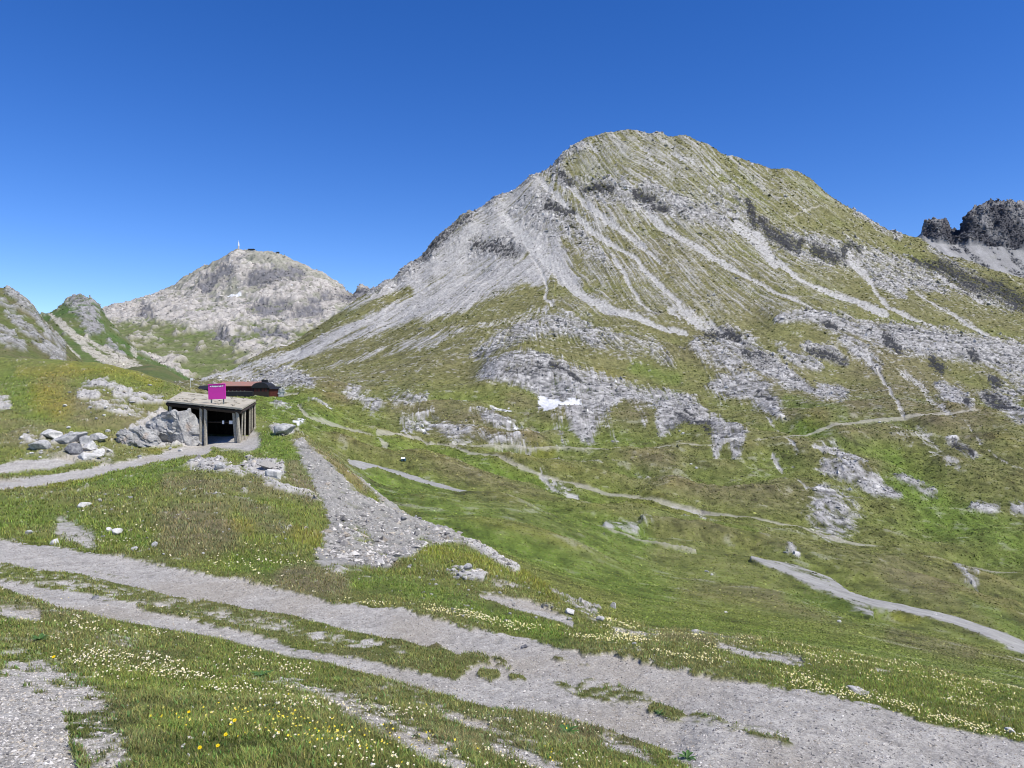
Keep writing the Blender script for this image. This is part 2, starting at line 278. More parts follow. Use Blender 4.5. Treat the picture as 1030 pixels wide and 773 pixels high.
for p, w, v in [([(345,530),(366,541)], 10, .8), ([(425,548),(436,556)], 9, .9), ([(340,500),(352,512)], 7, .7), ([(376,560),(400,558)], 6, .6), ([(318,500),(326,515)], 5, .6)]: gcut.stroke(p, w*.8, v*.5)
nscree.a *= (1-gcut.a)
nscree.stroke([(370,484),(388,503),(408,525)], 5, 1).stroke([(322,490),(330,512),(345,535),(352,548)], 3, 1).stroke([(440,532),(475,551),(520,574)], 2.5, .7)
nrock.poly([(245,463),(270,460),(288,470),(287,484),(262,484),(247,476)], .9, 3).poly([(212,462),(240,470),(262,486),(240,482),(205,472)], .6, 3)
nrock.poly([(268,430),(292,428),(298,438),(280,440)], 1.1, 2)
nrock.poly([(70,388),(85,381),(100,379),(118,381),(134,388),(120,392),(95,390),(80,391)], .72, 3)
nrock.poly([(122,436),(150,418),(172,410),(198,414),(198,448),(160,452),(125,450)], .9, 4)
for p, w, v in [([(0,407),(6,407)], 7, .8), ([(84,396),(96,397)], 6, .7), ([(116,394),(130,396)], 5, .7), ([(95,408),(140,415)], 7, .5), ([(120,400),(160,404)], 6, .6), ([(195,470),(225,474)], 5, .7), ([(245,500),(290,530)], 7, .4), ([(270,487),(318,503)], 5, .5), ([(30,445),(110,460)], 9, .5),
   ([(460,575),(485,580)], 8, .6), ([(700,640),(720,636)], 4, .5),([(475,548),(520,575)],5,.6),([(560,596),(600,615)],6,.5)]:
    nrock.stroke(p, w, v)
for p, w, v in [([(185,535),(218,535)], 22, .95), ([(171,488),(217,492)], 8, .7), ([(250,515),(280,530)], 12, .6), ([(290,583),(340,588)], 11, .9), ([(340,566),(395,566)], 9, .7), ([(70,405),(140,425)], 24, .7), ([(300,445),(330,462),(365,492)], 5, .8), ([(295,470),(310,500)], 8, .9), ([(230,490),(310,500)], 7, .5), ([(422,642),(440,646)], 5, .8),
   ([(15,430),(60,440)], 16, .5), ([(640,640),(760,650)], 5, .5), ([(320,655),(430,672)], 4, .2), ([(50,700),(150,740)], 16, .4),([(400,740),(520,755)],10,.5), ([(560,735),(640,745)],8,.5)]:
    nbrown.stroke(p, w, v)
for p, w, v in [([(48,400),(58,406)], 14, .95), ([(45,378),(75,372)], 7, .8), ([(20,375),(120,372),(160,385)], 5, .6), ([(35,392),(60,388)], 6, .7), ([(240,530),(250,535)], 8, .6), ([(300,540),(320,545)], 8, .6), ([(0,495),(60,488),(100,480)], 4, .5), ([(310,455),(360,490)], 5, .6), ([(520,578),(560,600)], 9, .5), ([(150,455),(185,450)], 5, .6), ([(430,556),(500,575)], 8, .5)]:
    ngold.stroke(p, w, v)
for p, w, v in [([(268,445),(285,455),(300,470)], 12, .9), ([(80,485),(150,480),(180,470)], 8, .8), ([(0,530),(60,520),(150,550)], 9, .6), ([(230,565),(400,590),(560,640)], 9, .7), ([(0,510),(40,515)], 10, .5), ([(10,385),(40,420)], 14, .6), ([(428,550),(438,560)], 7, .6)]:
    nlush.stroke(p, w, v)

# ---- runs of scree and turf drawn out along the fall line of the mountain
FL = np.array([(480,230,-1,.60),(350,330,-1,.52),(250,370,-1,.42),(520,280,-1,.62),(430,290,-1,.6),(300,360,-1,.48),(540,262,-.8,.6),(528,240,-.8,.65),(515,222,-1,.6),(500,200,-1,.6),(470,250,-1,.62),(535,290,-1,.5),(562,255,.7,.9),(575,282,.8,.8),(545,215,-.5,.9),(556,230,.5,1),(600,300,.9,.7),(600,180,.8,1),(650,160,1,.6),
 (640,230,.8,1),(700,220,1,.85),(740,260,1,.75),(620,290,.6,1),(680,300,.9,1),(780,200,.9,.7),(800,290,1,.5),(850,320,1,.42),(900,265,1,.6),(960,310,1,.62),(1010,350,1,.6),(900,400,.7,1),
 (950,440,1,.9),(760,350,1,.65),(820,400,1,.7),(700,375,.5,1),(600,400,.1,1),(500,375,-.6,1),(450,380,-1,.35),(390,340,-1,.5),(720,430,.05,1),(800,490,.8,.8),(1000,480,1,.6),(600,470,1,.35),(450,440,1,.3),
 (850,560,1,.4),(500,560,1,.5),(640,340,1,.6),(560,345,.2,1),(570,318,1,.4),(1100,400,1,.6),(700,480,1,.25),(860,220,1,.7)], float)
Y, X = np.mgrid[0:MH:1, 0:MW:1]; X = X[::4, ::4]+MX0; Y = Y[::4, ::4]+MY0
W_ = 1/(((X[..., None]-FL[:, 0])**2+(Y[..., None]-FL[:, 1])**2)**1.5+50)
nn = np.hypot(FL[:, 2], FL[:, 3]); vx = (W_*FL[:, 2]/nn).sum(-1); vy = (W_*FL[:, 3]/nn).sum(-1); q = np.hypot(vx, vy)+1e-9; vx /= q; vy /= q
def lic(seed, L, ss=2):
    r = np.random.default_rng(seed)
    H, Wd = 520*ss, MW*ss
    N = r.random((H, Wd)).astype(f32)
    yy, xx = np.mgrid[0:H, 0:Wd].astype(f32)
    VX = vx.astype(f32); VY = vy.astype(f32)
    acc = N.copy()
    for sgn in (1, -1):
        x = xx.copy(); y = yy.copy()
        for k in range(L):
            iy = np.clip((y/(4*ss)).astype(np.int32), 0, VX.shape[0]-1); ix = np.clip((x/(4*ss)).astype(np.int32), 0, VX.shape[1]-1)
            x += sgn*VX[iy, ix]*1.0; y += sgn*VY[iy, ix]*1.0
            acc += N[np.clip(y.astype(np.int32), 0, H-1), np.clip(x.astype(np.int32), 0, Wd-1)]
    m = Map(); acc -= acc.mean(); acc /= acc.std()
    return acc
def lic_at(A, px, py, ss=2):
    x = np.clip((px-MX0)*ss, 0, A.shape[1]-1.01); y = np.clip((py-MY0)*ss, 0, A.shape[0]-1.01)
    xi = x.astype(np.int32); yi = y.astype(np.int32); fx = (x-xi).astype(f32); fy = (y-yi).astype(f32)
    return (A[yi, xi]*(1-fx)+A[yi, xi+1]*fx)*(1-fy)+(A[yi+1, xi]*(1-fx)+A[yi+1, xi+1]*fx)*fy
LA = lic(1, 34); 
LB = lic(2, 20, 1)        # broader runs

# ------------------------------------------------------------------ colours (base colours, linear)
C = lambda *a: np.array(a, f32)
G_OLIVE = C(.158,.150,.058); G_LUSH = C(.120,.175,.026); G_MID = C(.148,.172,.036); G_BROWN = C(.160,.130,.078); G_GOLD = C(.24,.20,.022); G_DARK = C(.055,.082,.018)
R_GREY = C(.285,.276,.262); R_PALE = C(.42,.40,.37); R_DARK = C(.07,.072,.078); S_GREY = C(.335,.325,.308); P_SAND = C(.40,.375,.31); SNOWC = C(.66,.66,.66)
def mix(a, b, t): return a*(1-t)[:, None]+b*t[:, None]
def full(c, n): return np.repeat(c[None], n, 0)

def far_cover(px, py, x, y, z, D):
    """albedo and height offset for the distant ground"""
    n = len(px)
    wn = fbm(x, y, z, 26, 3, off=3.); wn2 = fbm(x, y, z, 26, 3, off=11.)
    k = np.clip(D/600, .10, 2)
    qx = px+wn*3.0; qy = py+wn2*2.0                       # traced edges broken up
    s1 = lic_at(LA, px, py); s2 = lic_at(LB, px, py, 1)
    n1 = fbm(x, y, z, 9, 3, off=5.); n2 = fbm(x, y, z, 60, 3, off=8.); yq = y*(.75+.25*sstep(350, 600, D)); n3 = fbm(x, yq, z, 3.6, 2, off=2.); n4 = fbm(x, yq, z, 1.7, 1, off=12.)*1.3; n7 = ridged(x, yq, z, 9, 3, 17.)
    mt = sstep(380, 560, D)                               # on the mountain
    col = mix(full(G_MID, n), full(G_OLIVE, n), np.clip(.5+.6*mt+n2*.5, 0, 1))
    h27 = fbm(x, y, z, 27, 2, off=31.)
    br = np.clip(brown.at(qx, qy)*1.0+n1*.2+n2*.2+(h27*.5-.10)*(1-mt), 0, 1); col = mix(col, full(G_BROWN, n), br*.85)
    lu = np.clip(lush.at(qx, qy)+n1*.15+(-.5*h27+.08)*(1-mt), 0, 1)*(1-.5*br); col = mix(col, full(G_LUSH, n), lu)
    col = mix(col, full(G_GOLD, n), np.clip(gold.at(qx, qy)*.7+n1*.15-.1+sstep(.35, .9, h27+.2*n1)*(1-mt)*.35, 0, 1)*.6)
    col = mix(col, full(G_BROWN*.8, n), sstep(.5, 1.2, n1+n2*.5)*.5)
    n5 = fbm(x, yq, z, .55, 2, off=41.)*sstep(420, 200, D); n6 = fbm(x, yq, z, 6.5, 2, off=43.)
    col *= (1+.24*n3+.08*s1+.20*n4+.22*n5+.14*n6)[:, None]; col = mix(col, full(C(.17,.15,.09), n), sstep(.35, 1.1, n4*.5+n5+n3*.4+.2*n6)*.35)
    # scree and rock in the open turf of the slopes: drawn out along the fall line
    base = -.62+.55*mt+.25*n2
    sp = sstep(.60, 1.25, base+.30*s1+.36*s2*.8+.40*n1+.2*n3)*mt
    hi = sstep(500, 620, D)*sstep(330, 300, py)*sstep(540, 600, px)*sstep(880, 760, px)  # the streaky middle face
    hi2 = sstep(260, 215, py)*sstep(790, 740, px); hi = np.maximum(hi, hi2*sstep(135, 150, py)*.8)
    sp = np.maximum(sp, sstep(-.55, .75, .75*s1+.45*s2+.3*n1-.3+0.2*n2+.35*hi2)*hi*.9)
    sp = np.maximum(sp, sstep(.50, .95, n3*.6+n4*.35+n1*.55+n2*.3)*.8*(.35+.65*mt))
    sc = scree.at(qx, qy); sc2 = scree.at(px, py)
    scv = sstep(.34, .84, np.maximum(sc*.9, sc2)*.95+.17*s1+.12*s2+.10*n1+.08*n3)*(np.maximum(sc, sc2) > .05)
    rk = rock.at(qx, qy); rkv = sstep(.40, .92, rk*.96+.15*n1+.12*s1+.16*n3+.11*s2+.10*n4+.10*n2)*(rk > .03)
    tone = 1+.065*s1+.05*s2+.12*n3+.12*n4+.08*n1
    scol = full(S_GREY, n)*tone[:, None]
    scol = mix(scol, full(R_PALE, n)*(1+.1*s1)[:, None], sstep(.5, 1.8, s1*.5+s2*.8+sc2*.4)*.6)
    col = mix(col, scol*.95, sp*.85)
    fine_ = sstep(.9, 1.5, s1+.3*n3)*np.clip(hi*1.2+.25*mt, 0, 1)*sstep(-.3, .3, n2+.5*n1+.2)*.75
    col = mix(col, full(C(.42,.41,.385), n), fine_)
    col = mix(col, scol, scv)
    rr = ridged(x, y, z, 22, 4, 4.)
    rcol = full(R_GREY, n)*(1+.36*n3+.22*n1+.04*s1+.34*n4)[:, None]
    rcol = mix(rcol, full(R_DARK, n), sstep(.05, -.40, rr+.35*n3+.25*n4)*.85)  # hollows of the relief painted dark as crevice shade
    rcol = mix(rcol, full(C(.045,.046,.05), n), sstep(-.12, -.42, n7+.2*n4)*.75)  # second, finer set of crevice shade put into the rock colour
    rcol = mix(rcol, full(R_PALE, n), sstep(.45, 1., rr+.2*n3)*.4)
    zp = z+.28*x+.06*y; bed_shade = (zp/19.+n1*.35+.12*n3+n2*.5) % 1.; bed2 = (zp/6.5+n1*.5+.25*n3+n2) % 1.
    rcol = mix(rcol, full(C(.075,.075,.078), n), sstep(.12, .03, np.abs(bed_shade-.5))*sstep(.1, .7, n1*.6+n3*.6+.2)*.7)  # dark bedding lines that also paint the shade under ledges
    rcol *= (1+.14*(bed2-.5)*2+.10*s1)[:, None]
    col = mix(col, rcol, rkv)
    st_ = stream.at(px+wn*.8, py+wn2*.6); stv = sstep(.60, .84, st_+.13*s1+.10*n3+.10*n4+.06*n1)*(st_ > .05)
    col = mix(col, mix(full(C(.46,.445,.42), n), full(C(.36,.35,.33), n), np.clip(.5+.3*s1+.5*n3, 0, 1))*(1+.12*n4)[:, None], stv*.92)
    rkv = rkv*(1-stv)
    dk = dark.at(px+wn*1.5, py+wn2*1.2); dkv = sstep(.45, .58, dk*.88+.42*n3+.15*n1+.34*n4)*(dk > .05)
    col = mix(col, full(C(.020,.021,.024), n)*(1+.5*n3)[:, None], dkv*.95)  # near-black for the painted crevice shade and darkest cliff
    pa = path.at(px, py); pv = sstep(.32, .80, pa+.12*n3+.08*n4)*(pa > .02); col = mix(col, full(P_SAND, n)*(1+.08*n3)[:, None], pv*.62)
    ro = road.at(px+wn*1.0, py+wn2*.5); rv = sstep(.40, .78, ro+.12*n3+.12*n4+.1*n5)*(ro > .02); col = mix(col, full(S_GREY*1.05, n)*(1+.1*n3+.05*n1)[:, None], rv*.95)
    sw = snow.at(px+wn*.8, py+wn2*.6); sv = sstep(.5, .75, sw+.30*n3+.22*n4)*(sw > .02); col = mix(col, full(SNOWC, n), sv)
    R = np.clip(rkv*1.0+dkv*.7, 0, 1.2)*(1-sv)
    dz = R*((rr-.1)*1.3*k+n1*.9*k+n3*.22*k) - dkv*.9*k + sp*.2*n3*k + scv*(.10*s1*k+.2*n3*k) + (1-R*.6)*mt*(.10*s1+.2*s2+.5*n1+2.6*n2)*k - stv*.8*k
    dz += (1-mt)*((n1*.75*(1-.8*np.clip(ro*1.5, 0, 1))+n3*.16*(1-pv)*(1-rv))*sstep(40, 120, D)+n2*2.4*(1-.9*np.clip(ro*1.6, 0, 1))+h27*3.6*(1-.95*np.clip(ro*1.6+pa*.9, 0, 1)))*sstep(25, 200, D)
    AUX[:] = [np.clip(rkv*.7-dkv*1.5+.15*sp, 0, 1)*(1-sv), (1-np.maximum.reduce([rkv, scv, stv, pv, rv, sv]))*(1-.6*sp)*(1-.72*mt), scv+stv]
    return np.clip(col, .012, .85), dz
AUX = [0, 0, 0]

def near_masks(px, py, x, y, z):
    nA = fbm(x, y, z, 1.1, 3, off=1.); nB = fbm(x, y, z, .28, 3, off=6.); nC = fbm(x, y, z, .07, 2, off=9.); nD = fbm(x, y, z, 4.5, 2, off=4.)
    d = np.clip(np.hypot(x, y), 2, 60); sc = np.clip(9/d, .25, 1.6)*1.0
    qx = px+nA*5*sc+nB*2.5; qy = py+fbm(x, y, z, .9, 3, off=21.)*3.5*sc+nC*1.
    near = sstep(26, 12, d)
    fine = nB*.22*near+nC*.22*near+nA*.14
    g = sstep(.36, .66, ngrav.at(qx, qy)+fine)
    s = sstep(.34, .85, nscree.at(qx, qy)+nA*.36+nB*.28+nD*.1)
    r = sstep(.36, .74, nrock.at(qx, qy)+nA*.22+nB*.26)
    # sparse stony bits in the turf
    st = sstep(.62, 1.1, nB*.55+nA*.45+nD*.2+nC*.55)*.85
    return g, s, r, st, nA, nB, nC, nD, qx, qy

def near_cover(px, py, x, y, z, D):
    n = len(px)
    g, s, r, st, nA, nB, nC, nD, qx, qy = near_masks(px, py, x, y, z)
    col = mix(full(G_MID, n), full(G_OLIVE, n), np.clip(.3+nA*.4+nD*.4, 0, 1))
    col = mix(col, full(G_LUSH, n), np.clip(nlush.at(qx, qy)*1.0+nA*.2-.05+nD*.15, 0, 1))
    br = np.clip(nbrown.at(qx, qy)*1.05+nA*.22+nD*.15-.05, 0, 1); col = mix(col, full(G_BROWN*1.1, n), br*.85)
    col = mix(col, full(G_GOLD, n), np.clip(ngold.at(qx, qy)*.9+nA*.2+nB*.15-.1, 0, 1)*.65)
    col = mix(col, full(G_DARK, n), sstep(.1, .9, -nB-nA*.3)*.3)
    col *= (1+.22*nB+.2*nC)[:, None]
    grv = full(C(.41,.385,.35), n)*(1+.16*nB+.20*nC+.06*nA)[:, None]
    grv = mix(grv, full(C(.33,.29,.23), n), sstep(.15, .9, nA+nD*.6)*.55); grv = mix(grv, full(C(.50,.48,.45), n), sstep(.2, .9, -nA+nB*.6)*.4)
    rk = mix(full(R_GREY*1.1, n), full(R_PALE*1.1, n), np.clip(.4+nB*.7+nA*.3, 0, 1))*(1+.2*nC)[:, None]
    rk = mix(rk, full(R_DARK, n), sstep(.35, .9, -nB-.4*nC)*.6)
    col = mix(col, rk, st*.75)
    col = mix(col, rk*.72, s*.92)
    col = mix(col, rk, r)
    col = mix(col, grv, g*.96)
    rough = np.clip(s*.7+r, 0, 1)*(1-g)
    dz = (1-g)*(nA*.04+nB*.015+.02)*np.clip(D/9, .5, 3.0)+g*(nC*.006+nB*.010)+rough*(ridged(x, y, z, 1.6, 4, 2.)*.10+nB*.05)*np.clip(D/25, .4, 1.6)
    dz += (1-g)*nD*.12*sstep(14, 30, D)
    dz += -.05*g*sstep(8, 5, D)*0
    return np.clip(col, .012, .8), dz

# ------------------------------------------------------------------ materials
def mat(name, base=None, rough=.9, attr=None, n_scale=None, n_amt=.3, bump=None, bump_d=.02, metal=0, vor=False, base2=None, spec=.25):
    m = bpy.data.materials.new(name); m.use_nodes = True; nt = m.node_tree; N = nt.nodes; L = nt.links
    b = N['Principled BSDF']; b.inputs['Roughness'].default_value = rough; b.inputs['Metallic'].default_value = metal
    b.inputs['Specular IOR Level'].default_value = spec
    tc = N.new('ShaderNodeTexCoord')
    if attr:
        a = N.new('ShaderNodeVertexColor'); a.layer_name = attr; src = a.outputs['Color']
    else:
        a = N.new('ShaderNodeRGB'); a.outputs[0].default_value = (*base, 1); src = a.outputs[0]
    if n_scale:
        no = N.new('ShaderNodeTexNoise'); no.inputs['Scale'].default_value = n_scale; no.inputs['Detail'].default_value = 5; no.inputs['Roughness'].default_value = .65
        L.new(tc.outputs['Object'], no.inputs['Vector'])
        if base2:
            r = N.new('ShaderNodeMapRange'); r.inputs[1].default_value = .42; r.inputs[2].default_value = .6
            L.new(no.outputs['Fac'], r.inputs[0])
            mx = N.new('ShaderNodeMix'); mx.data_type = 'RGBA'; L.new(r.outputs[0], mx.inputs[0]); L.new(src, mx.inputs[6]); mx.inputs[7].default_value = (*base2, 1); src = mx.outputs[2]
        else:
            r = N.new('ShaderNodeMapRange'); r.inputs[1].default_value = .3; r.inputs[2].default_value = .7; r.inputs[3].default_value = 1-n_amt; r.inputs[4].default_value = 1+n_amt
            L.new(no.outputs['Fac'], r.inputs[0])
            vm = N.new('ShaderNodeVectorMath'); vm.operation = 'SCALE'; L.new(src, vm.inputs[0]); L.new(r.outputs[0], vm.inputs['Scale']); src = vm.outputs[0]
    L.new(src, b.inputs['Base Color'])
    if bump:
        no = N.new('ShaderNodeTexNoise'); no.inputs['Scale'].default_value = bump; no.inputs['Detail'].default_value = 6; no.inputs['Roughness'].default_value = .7
        L.new(tc.outputs['Object'], no.inputs['Vector'])
        bp = N.new('ShaderNodeBump'); bp.inputs['Distance'].default_value = bump_d; bp.inputs['Strength'].default_value = 1
        L.new(no.outputs['Fac'], bp.inputs['Height']); L.new(bp.outputs[0], b.inputs['Normal'])
    return m
M = dict(
    near=mat('turf_and_gravel', attr='albedo', n_scale=45, n_amt=.35, bump=28, bump_d=.03),
    far=mat('alpine_slopes', attr='albedo', n_scale=.45, n_amt=.22, bump=.55, bump_d=1.0),
    stone=mat('pale_limestone', (.45,.44,.42), n_scale=5, base2=(.26,.26,.26), bump=9, bump_d=.04),
    stonedark=mat('dark_slate', (.13,.13,.14), n_scale=6, base2=(.24,.24,.24), bump=9, bump_d=.04),
    stonewhite=mat('white_limestone', (.62,.60,.56), n_scale=4, base2=(.42,.41,.38), bump=9, bump_d=.03),
    lichen=mat('lichened_rock', (.26,.255,.25), n_scale=2.6, base2=(.42,.41,.39), bump=3.5, bump_d=.12),
    wood=mat('weathered_timber', (.40,.36,.28), n_scale=9, base2=(.27,.245,.20), bump=30, bump_d=.01),
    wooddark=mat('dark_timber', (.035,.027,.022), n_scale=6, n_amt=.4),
    roof=mat('gravelled_plank_roof', (.46,.42,.33), n_scale=1.5, base2=(.35,.32,.25), bump=14, bump_d=.02),
    pink=mat('magenta_paint', (.62,.03,.36), rough=.45, n_scale=2, n_amt=.05, spec=.4),
    white=mat('white_paint', (.8,.8,.8), rough=.5, n_scale=3, n_amt=.05),
    steel=mat('grey_steel', (.18,.19,.18), rough=.5, metal=.3, n_scale=8, n_amt=.2),
    redroof=mat('red_roof_sheet', (.34,.16,.12), rough=.7, n_scale=.6, base2=(.27,.17,.14)),
    redwood=mat('red_brown_boards', (.12,.035,.025), n_scale=1., n_amt=.3),
    black=mat('black_roof', (.02,.02,.022), rough=.6, n_scale=.5, n_amt=.3),
    glass=mat('window_glass', (.03,.05,.07), rough=.1, n_scale=1, n_amt=.1, spec=.8),
    plaster=mat('pale_plaster', (.5,.48,.44), n_scale=.5, n_amt=.15),
    blue=mat('teal_paint', (.04,.10,.14), rough=.5, n_scale=2, n_amt=.2),
    leaf=mat('leaf_green', attr='albedo', rough=.6, spec=.3), petal=mat('petals', attr='albedo', rough=.6),
    gravel=mat('loose_gravel', attr='albedo', rough=.9, n_scale=60, n_amt=.25),
)
for _k in ('leaf',):
    nt = M[_k].node_tree; tr = nt.nodes.new('ShaderNodeBsdfTranslucent'); ms = nt.nodes.new('ShaderNodeMixShader'); ms.inputs[0].default_value = .4
    b_ = nt.nodes['Principled BSDF']; src_ = b_.inputs['Base Color'].links[0].from_socket; nt.links.new(src_, tr.inputs['Color'])
    nt.links.new(b_.outputs[0], ms.inputs[1]); nt.links.new(tr.outputs[0], ms.inputs[2]); nt.links.new(ms.outputs[0], nt.nodes['Material Output'].inputs['Surface'])
nt = M['lichen'].node_tree     # rusty lichen blotches on the outcrop
no = nt.nodes.new('ShaderNodeTexNoise'); no.inputs['Scale'].default_value = .9; mr = nt.nodes.new('ShaderNodeMapRange'); mr.inputs[1].default_value = .62; mr.inputs[2].default_value = .70; mr.inputs[4].default_value = .6
tc = nt.nodes.new('ShaderNodeTexCoord'); nt.links.new(tc.outputs['Object'], no.inputs['Vector']); nt.links.new(no.outputs['Fac'], mr.inputs[0])
mx = nt.nodes.new('ShaderNodeMix'); mx.data_type = 'RGBA'; bs = nt.nodes['Principled BSDF']; o = bs.inputs['Base Color'].links[0].from_socket
nt.links.new(mr.outputs[0], mx.inputs[0]); nt.links.new(o, mx.inputs[6]); mx.inputs[7].default_value = (.36,.25,.17,1); nt.links.new(mx.outputs[2], bs.inputs['Base Color'])

# ------------------------------------------------------------------ mesh helpers
def tag(o, label=None, cat=None, group=None, kind=None):
    if label: o['label'] = label
    if cat: o['category'] = cat
    if group: o['group'] = group
    if kind: o['kind'] = kind
    return o
def np_mesh(name, V, Fq, col=None, mats=(), midx=None, smooth=True):
    """V (n,3), Fq (m,k) faces all of k corners"""
    me = bpy.data.meshes.new(name); k = Fq.shape[1]
    me.vertices.add(len(V)); me.vertices.foreach_set('co', V.astype(f32).ravel())
    me.loops.add(Fq.size); me.loops.foreach_set('vertex_index', Fq.astype(np.int32).ravel())
    me.polygons.add(len(Fq)); me.polygons.foreach_set('loop_start', np.arange(0, Fq.size, k, dtype=np.int32))
    me.polygons.foreach_set('loop_total', np.full(len(Fq), k, np.int32))
    me.polygons.foreach_set('use_smooth', np.full(len(Fq), smooth))
    for m in mats: me.materials.append(m)
    if midx is not None: me.polygons.foreach_set('material_index', midx.astype(np.int32))
    if col is not None:
        a = me.color_attributes.new('albedo', 'FLOAT_COLOR', 'POINT')
        c = np.ones((len(V), 4), f32); c[:, :3] = col; a.data.foreach_set('color', c.ravel())
    me.update(calc_edges=True)
    o = bpy.data.objects.new(name, me); COL.objects.link(o); return o
def grid_faces(R, Cn):
    i = np.arange((R-1)*(Cn-1)); r = i//(Cn-1); c = i % (Cn-1); a = r*Cn+c
    return np.stack([a, a+1, a+Cn+1, a+Cn], 1)
def columns(x0, x1, dx, lo=None, hi=None):
    a = list(np.arange(x0, x1, dx))
    return np.array(a, float)
def rows_for(fit, s0, s1, pxs, nr):
    S = np.linspace(s0, s1, 900); U = (np.linspace(pxs[0], pxs[1], 24)-CX)/F
    v = fit.ev(np.repeat(U[None], 900, 0), np.repeat(S[:, None], 24, 1))
    w = np.abs(np.diff(v, axis=0))*F; w = np.percentile(w, 92, axis=1)+ .25*nr/900*.4
    w = np.convolve(w, np.ones(15)/15, 'same')+1e-3
    c = np.concatenate([[0], np.cumsum(w)]); c /= c[-1]
    return np.interp(np.linspace(0, 1, nr), c, S)
def ev_grid(fit, u, s):
    cu = np.linspace(u[0], u[-1], 420); cs = np.interp(np.linspace(0, 1, 560), np.linspace(0, 1, len(s)), s)
    g = fit.ev(np.repeat(cu[None], 560, 0), np.repeat(cs[:, None], 420, 1))
    # separable cubic (Catmull-Rom) upsampling
    def up(g, src, dst):
        i = np.clip(np.searchsorted(src, dst)-1, 0, len(src)-2); t = ((dst-src[i])/(src[i+1]-src[i]))[:, None]
        p0 = g[np.clip(i-1, 0, None)]; p1 = g[i]; p2 = g[i+1]; p3 = g[np.clip(i+2, None, len(src)-1)]
        return .5*(2*p1+(p2-p0)*t+(2*p0-5*p1+4*p2-p3)*t*t+(3*p1-p0-3*p2+p3)*t**3)
    return up(up(g, cs, s).T, cu, u).T

# ------------------------------------------------------------------ the ground sheet
pxc = np.concatenate([np.arange(-420, -60, 6), np.arange(-60, 1090, .85), np.arange(1090, 1460, 6)]).astype(float)
u = (pxc-CX)/F
NR = 2100
s = rows_for(FIT, math.log(1.9), math.log(1800), (-100, 1130), NR)
v = ev_grid(FIT, u, s)
D = np.exp(s)
DG = np.repeat(D[:, None], len(u), 1); XG = DG*u[None]; ZG = DG*v
PXG = np.repeat(pxc[None], NR, 0); PYG = CY-F*v
e_d = np.where(pxc < 256, interp_line(TOPL, pxc)[1]*1.06, interp_line(EDGE, pxc)[1]*1.12)
b_d = np.where(pxc < 256, 110, interp_line(DIP, pxc)[1]*1.25)
T = sstep(0, 1, (np.log(DG)-np.log(e_d)[None])/(np.log(b_d)-np.log(e_d))[None])      # 0 near, 1 far
fl = lambda a: a.ravel()
col = np.zeros((DG.size, 3), f32); dz = np.zeros(DG.size, f32); aux = np.zeros((DG.size, 3), f32)
near_i = np.where(fl(T) < 1)[0]; far_i = np.where(fl(T) > 0)[0]
def chunks(idx, fn, w):
    for i in range(0, len(idx), 400000):
        j = idx[i:i+400000]
        c, d = fn(fl(PXG)[j].astype(f32), fl(PYG)[j].astype(f32), fl(XG)[j], fl(DG)[j], fl(ZG)[j], fl(DG)[j].astype(f32))
        col[j] += c*w[j][:, None]; dz[j] += d*w[j]
        if fn is far_cover: aux[j, 0] = AUX[0]; aux[j, 1] = AUX[1]; aux[j, 2] = AUX[2]
tw = fl(T).astype(f32)
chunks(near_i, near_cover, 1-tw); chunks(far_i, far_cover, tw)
ZF = ZG+dz.reshape(ZG.shape)
# level floor dug for the shed
SHED_FLOOR = -3.46
def _w(px, py, d): return ((px-CX)/F*d, d)
_q = [_w(168, 0, 47.2), _w(201, 0, 45.6), _w(243.2, 0, 45.2), _w(257.5, 0, 52.6), _w(183, 0, 56.2)]
_in = np.zeros(ZG.shape, bool)
for _i in range(5):
    (x0, y0), (x1, y1) = _q[_i], _q[(_i+1) % 5]
    _in ^= ((DG < y0) != (DG < y1)) & (XG < (x1-x0)*(DG-y0)/(y1-y0)+x0)
ZF[_in] = np.minimum(ZF[_in], SHED_FLOOR)
V = np.stack([fl(XG), fl(DG), fl(ZF)], 1)
fq = grid_faces(NR, len(u))
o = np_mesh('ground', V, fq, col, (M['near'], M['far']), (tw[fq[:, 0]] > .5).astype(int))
tag(o, 'alpine turf, gravel track, valley meadows and the bare mountain slopes', kind='structure')

def zat(x, y):
    """height of the finished ground at points"""
    x = np.atleast_1d(np.asarray(x, float)); y = np.atleast_1d(np.asarray(y, float))
    r = np.clip(np.interp(np.log(y), s, np.arange(NR)), 0, NR-1.001); c = np.clip(np.interp(x/y, u, np.arange(len(u))), 0, len(u)-1.001)
    ri = r.astype(int); ci = c.astype(int); fr = r-ri; fc = c-ci
    return (ZF[ri, ci]*(1-fc)+ZF[ri, ci+1]*fc)*(1-fr)+(ZF[ri+1, ci]*(1-fc)+ZF[ri+1, ci+1]*fc)*fr
def spot(px, py, dmin=2.0, dmax=60.):
    """the first point of the ground seen along this direction of the survey"""
    uu = (px-CX)/F; dd = np.exp(np.linspace(math.log(dmin), math.log(dmax), 1500)); z = zat(uu*dd, dd); vv = z/dd; t = (CY-py)/F
    k = np.where(vv >= t)[0]
    i = k[0] if len(k) else int(np.argmax(vv))
    return Vector((uu*dd[i], dd[i], z[i]))

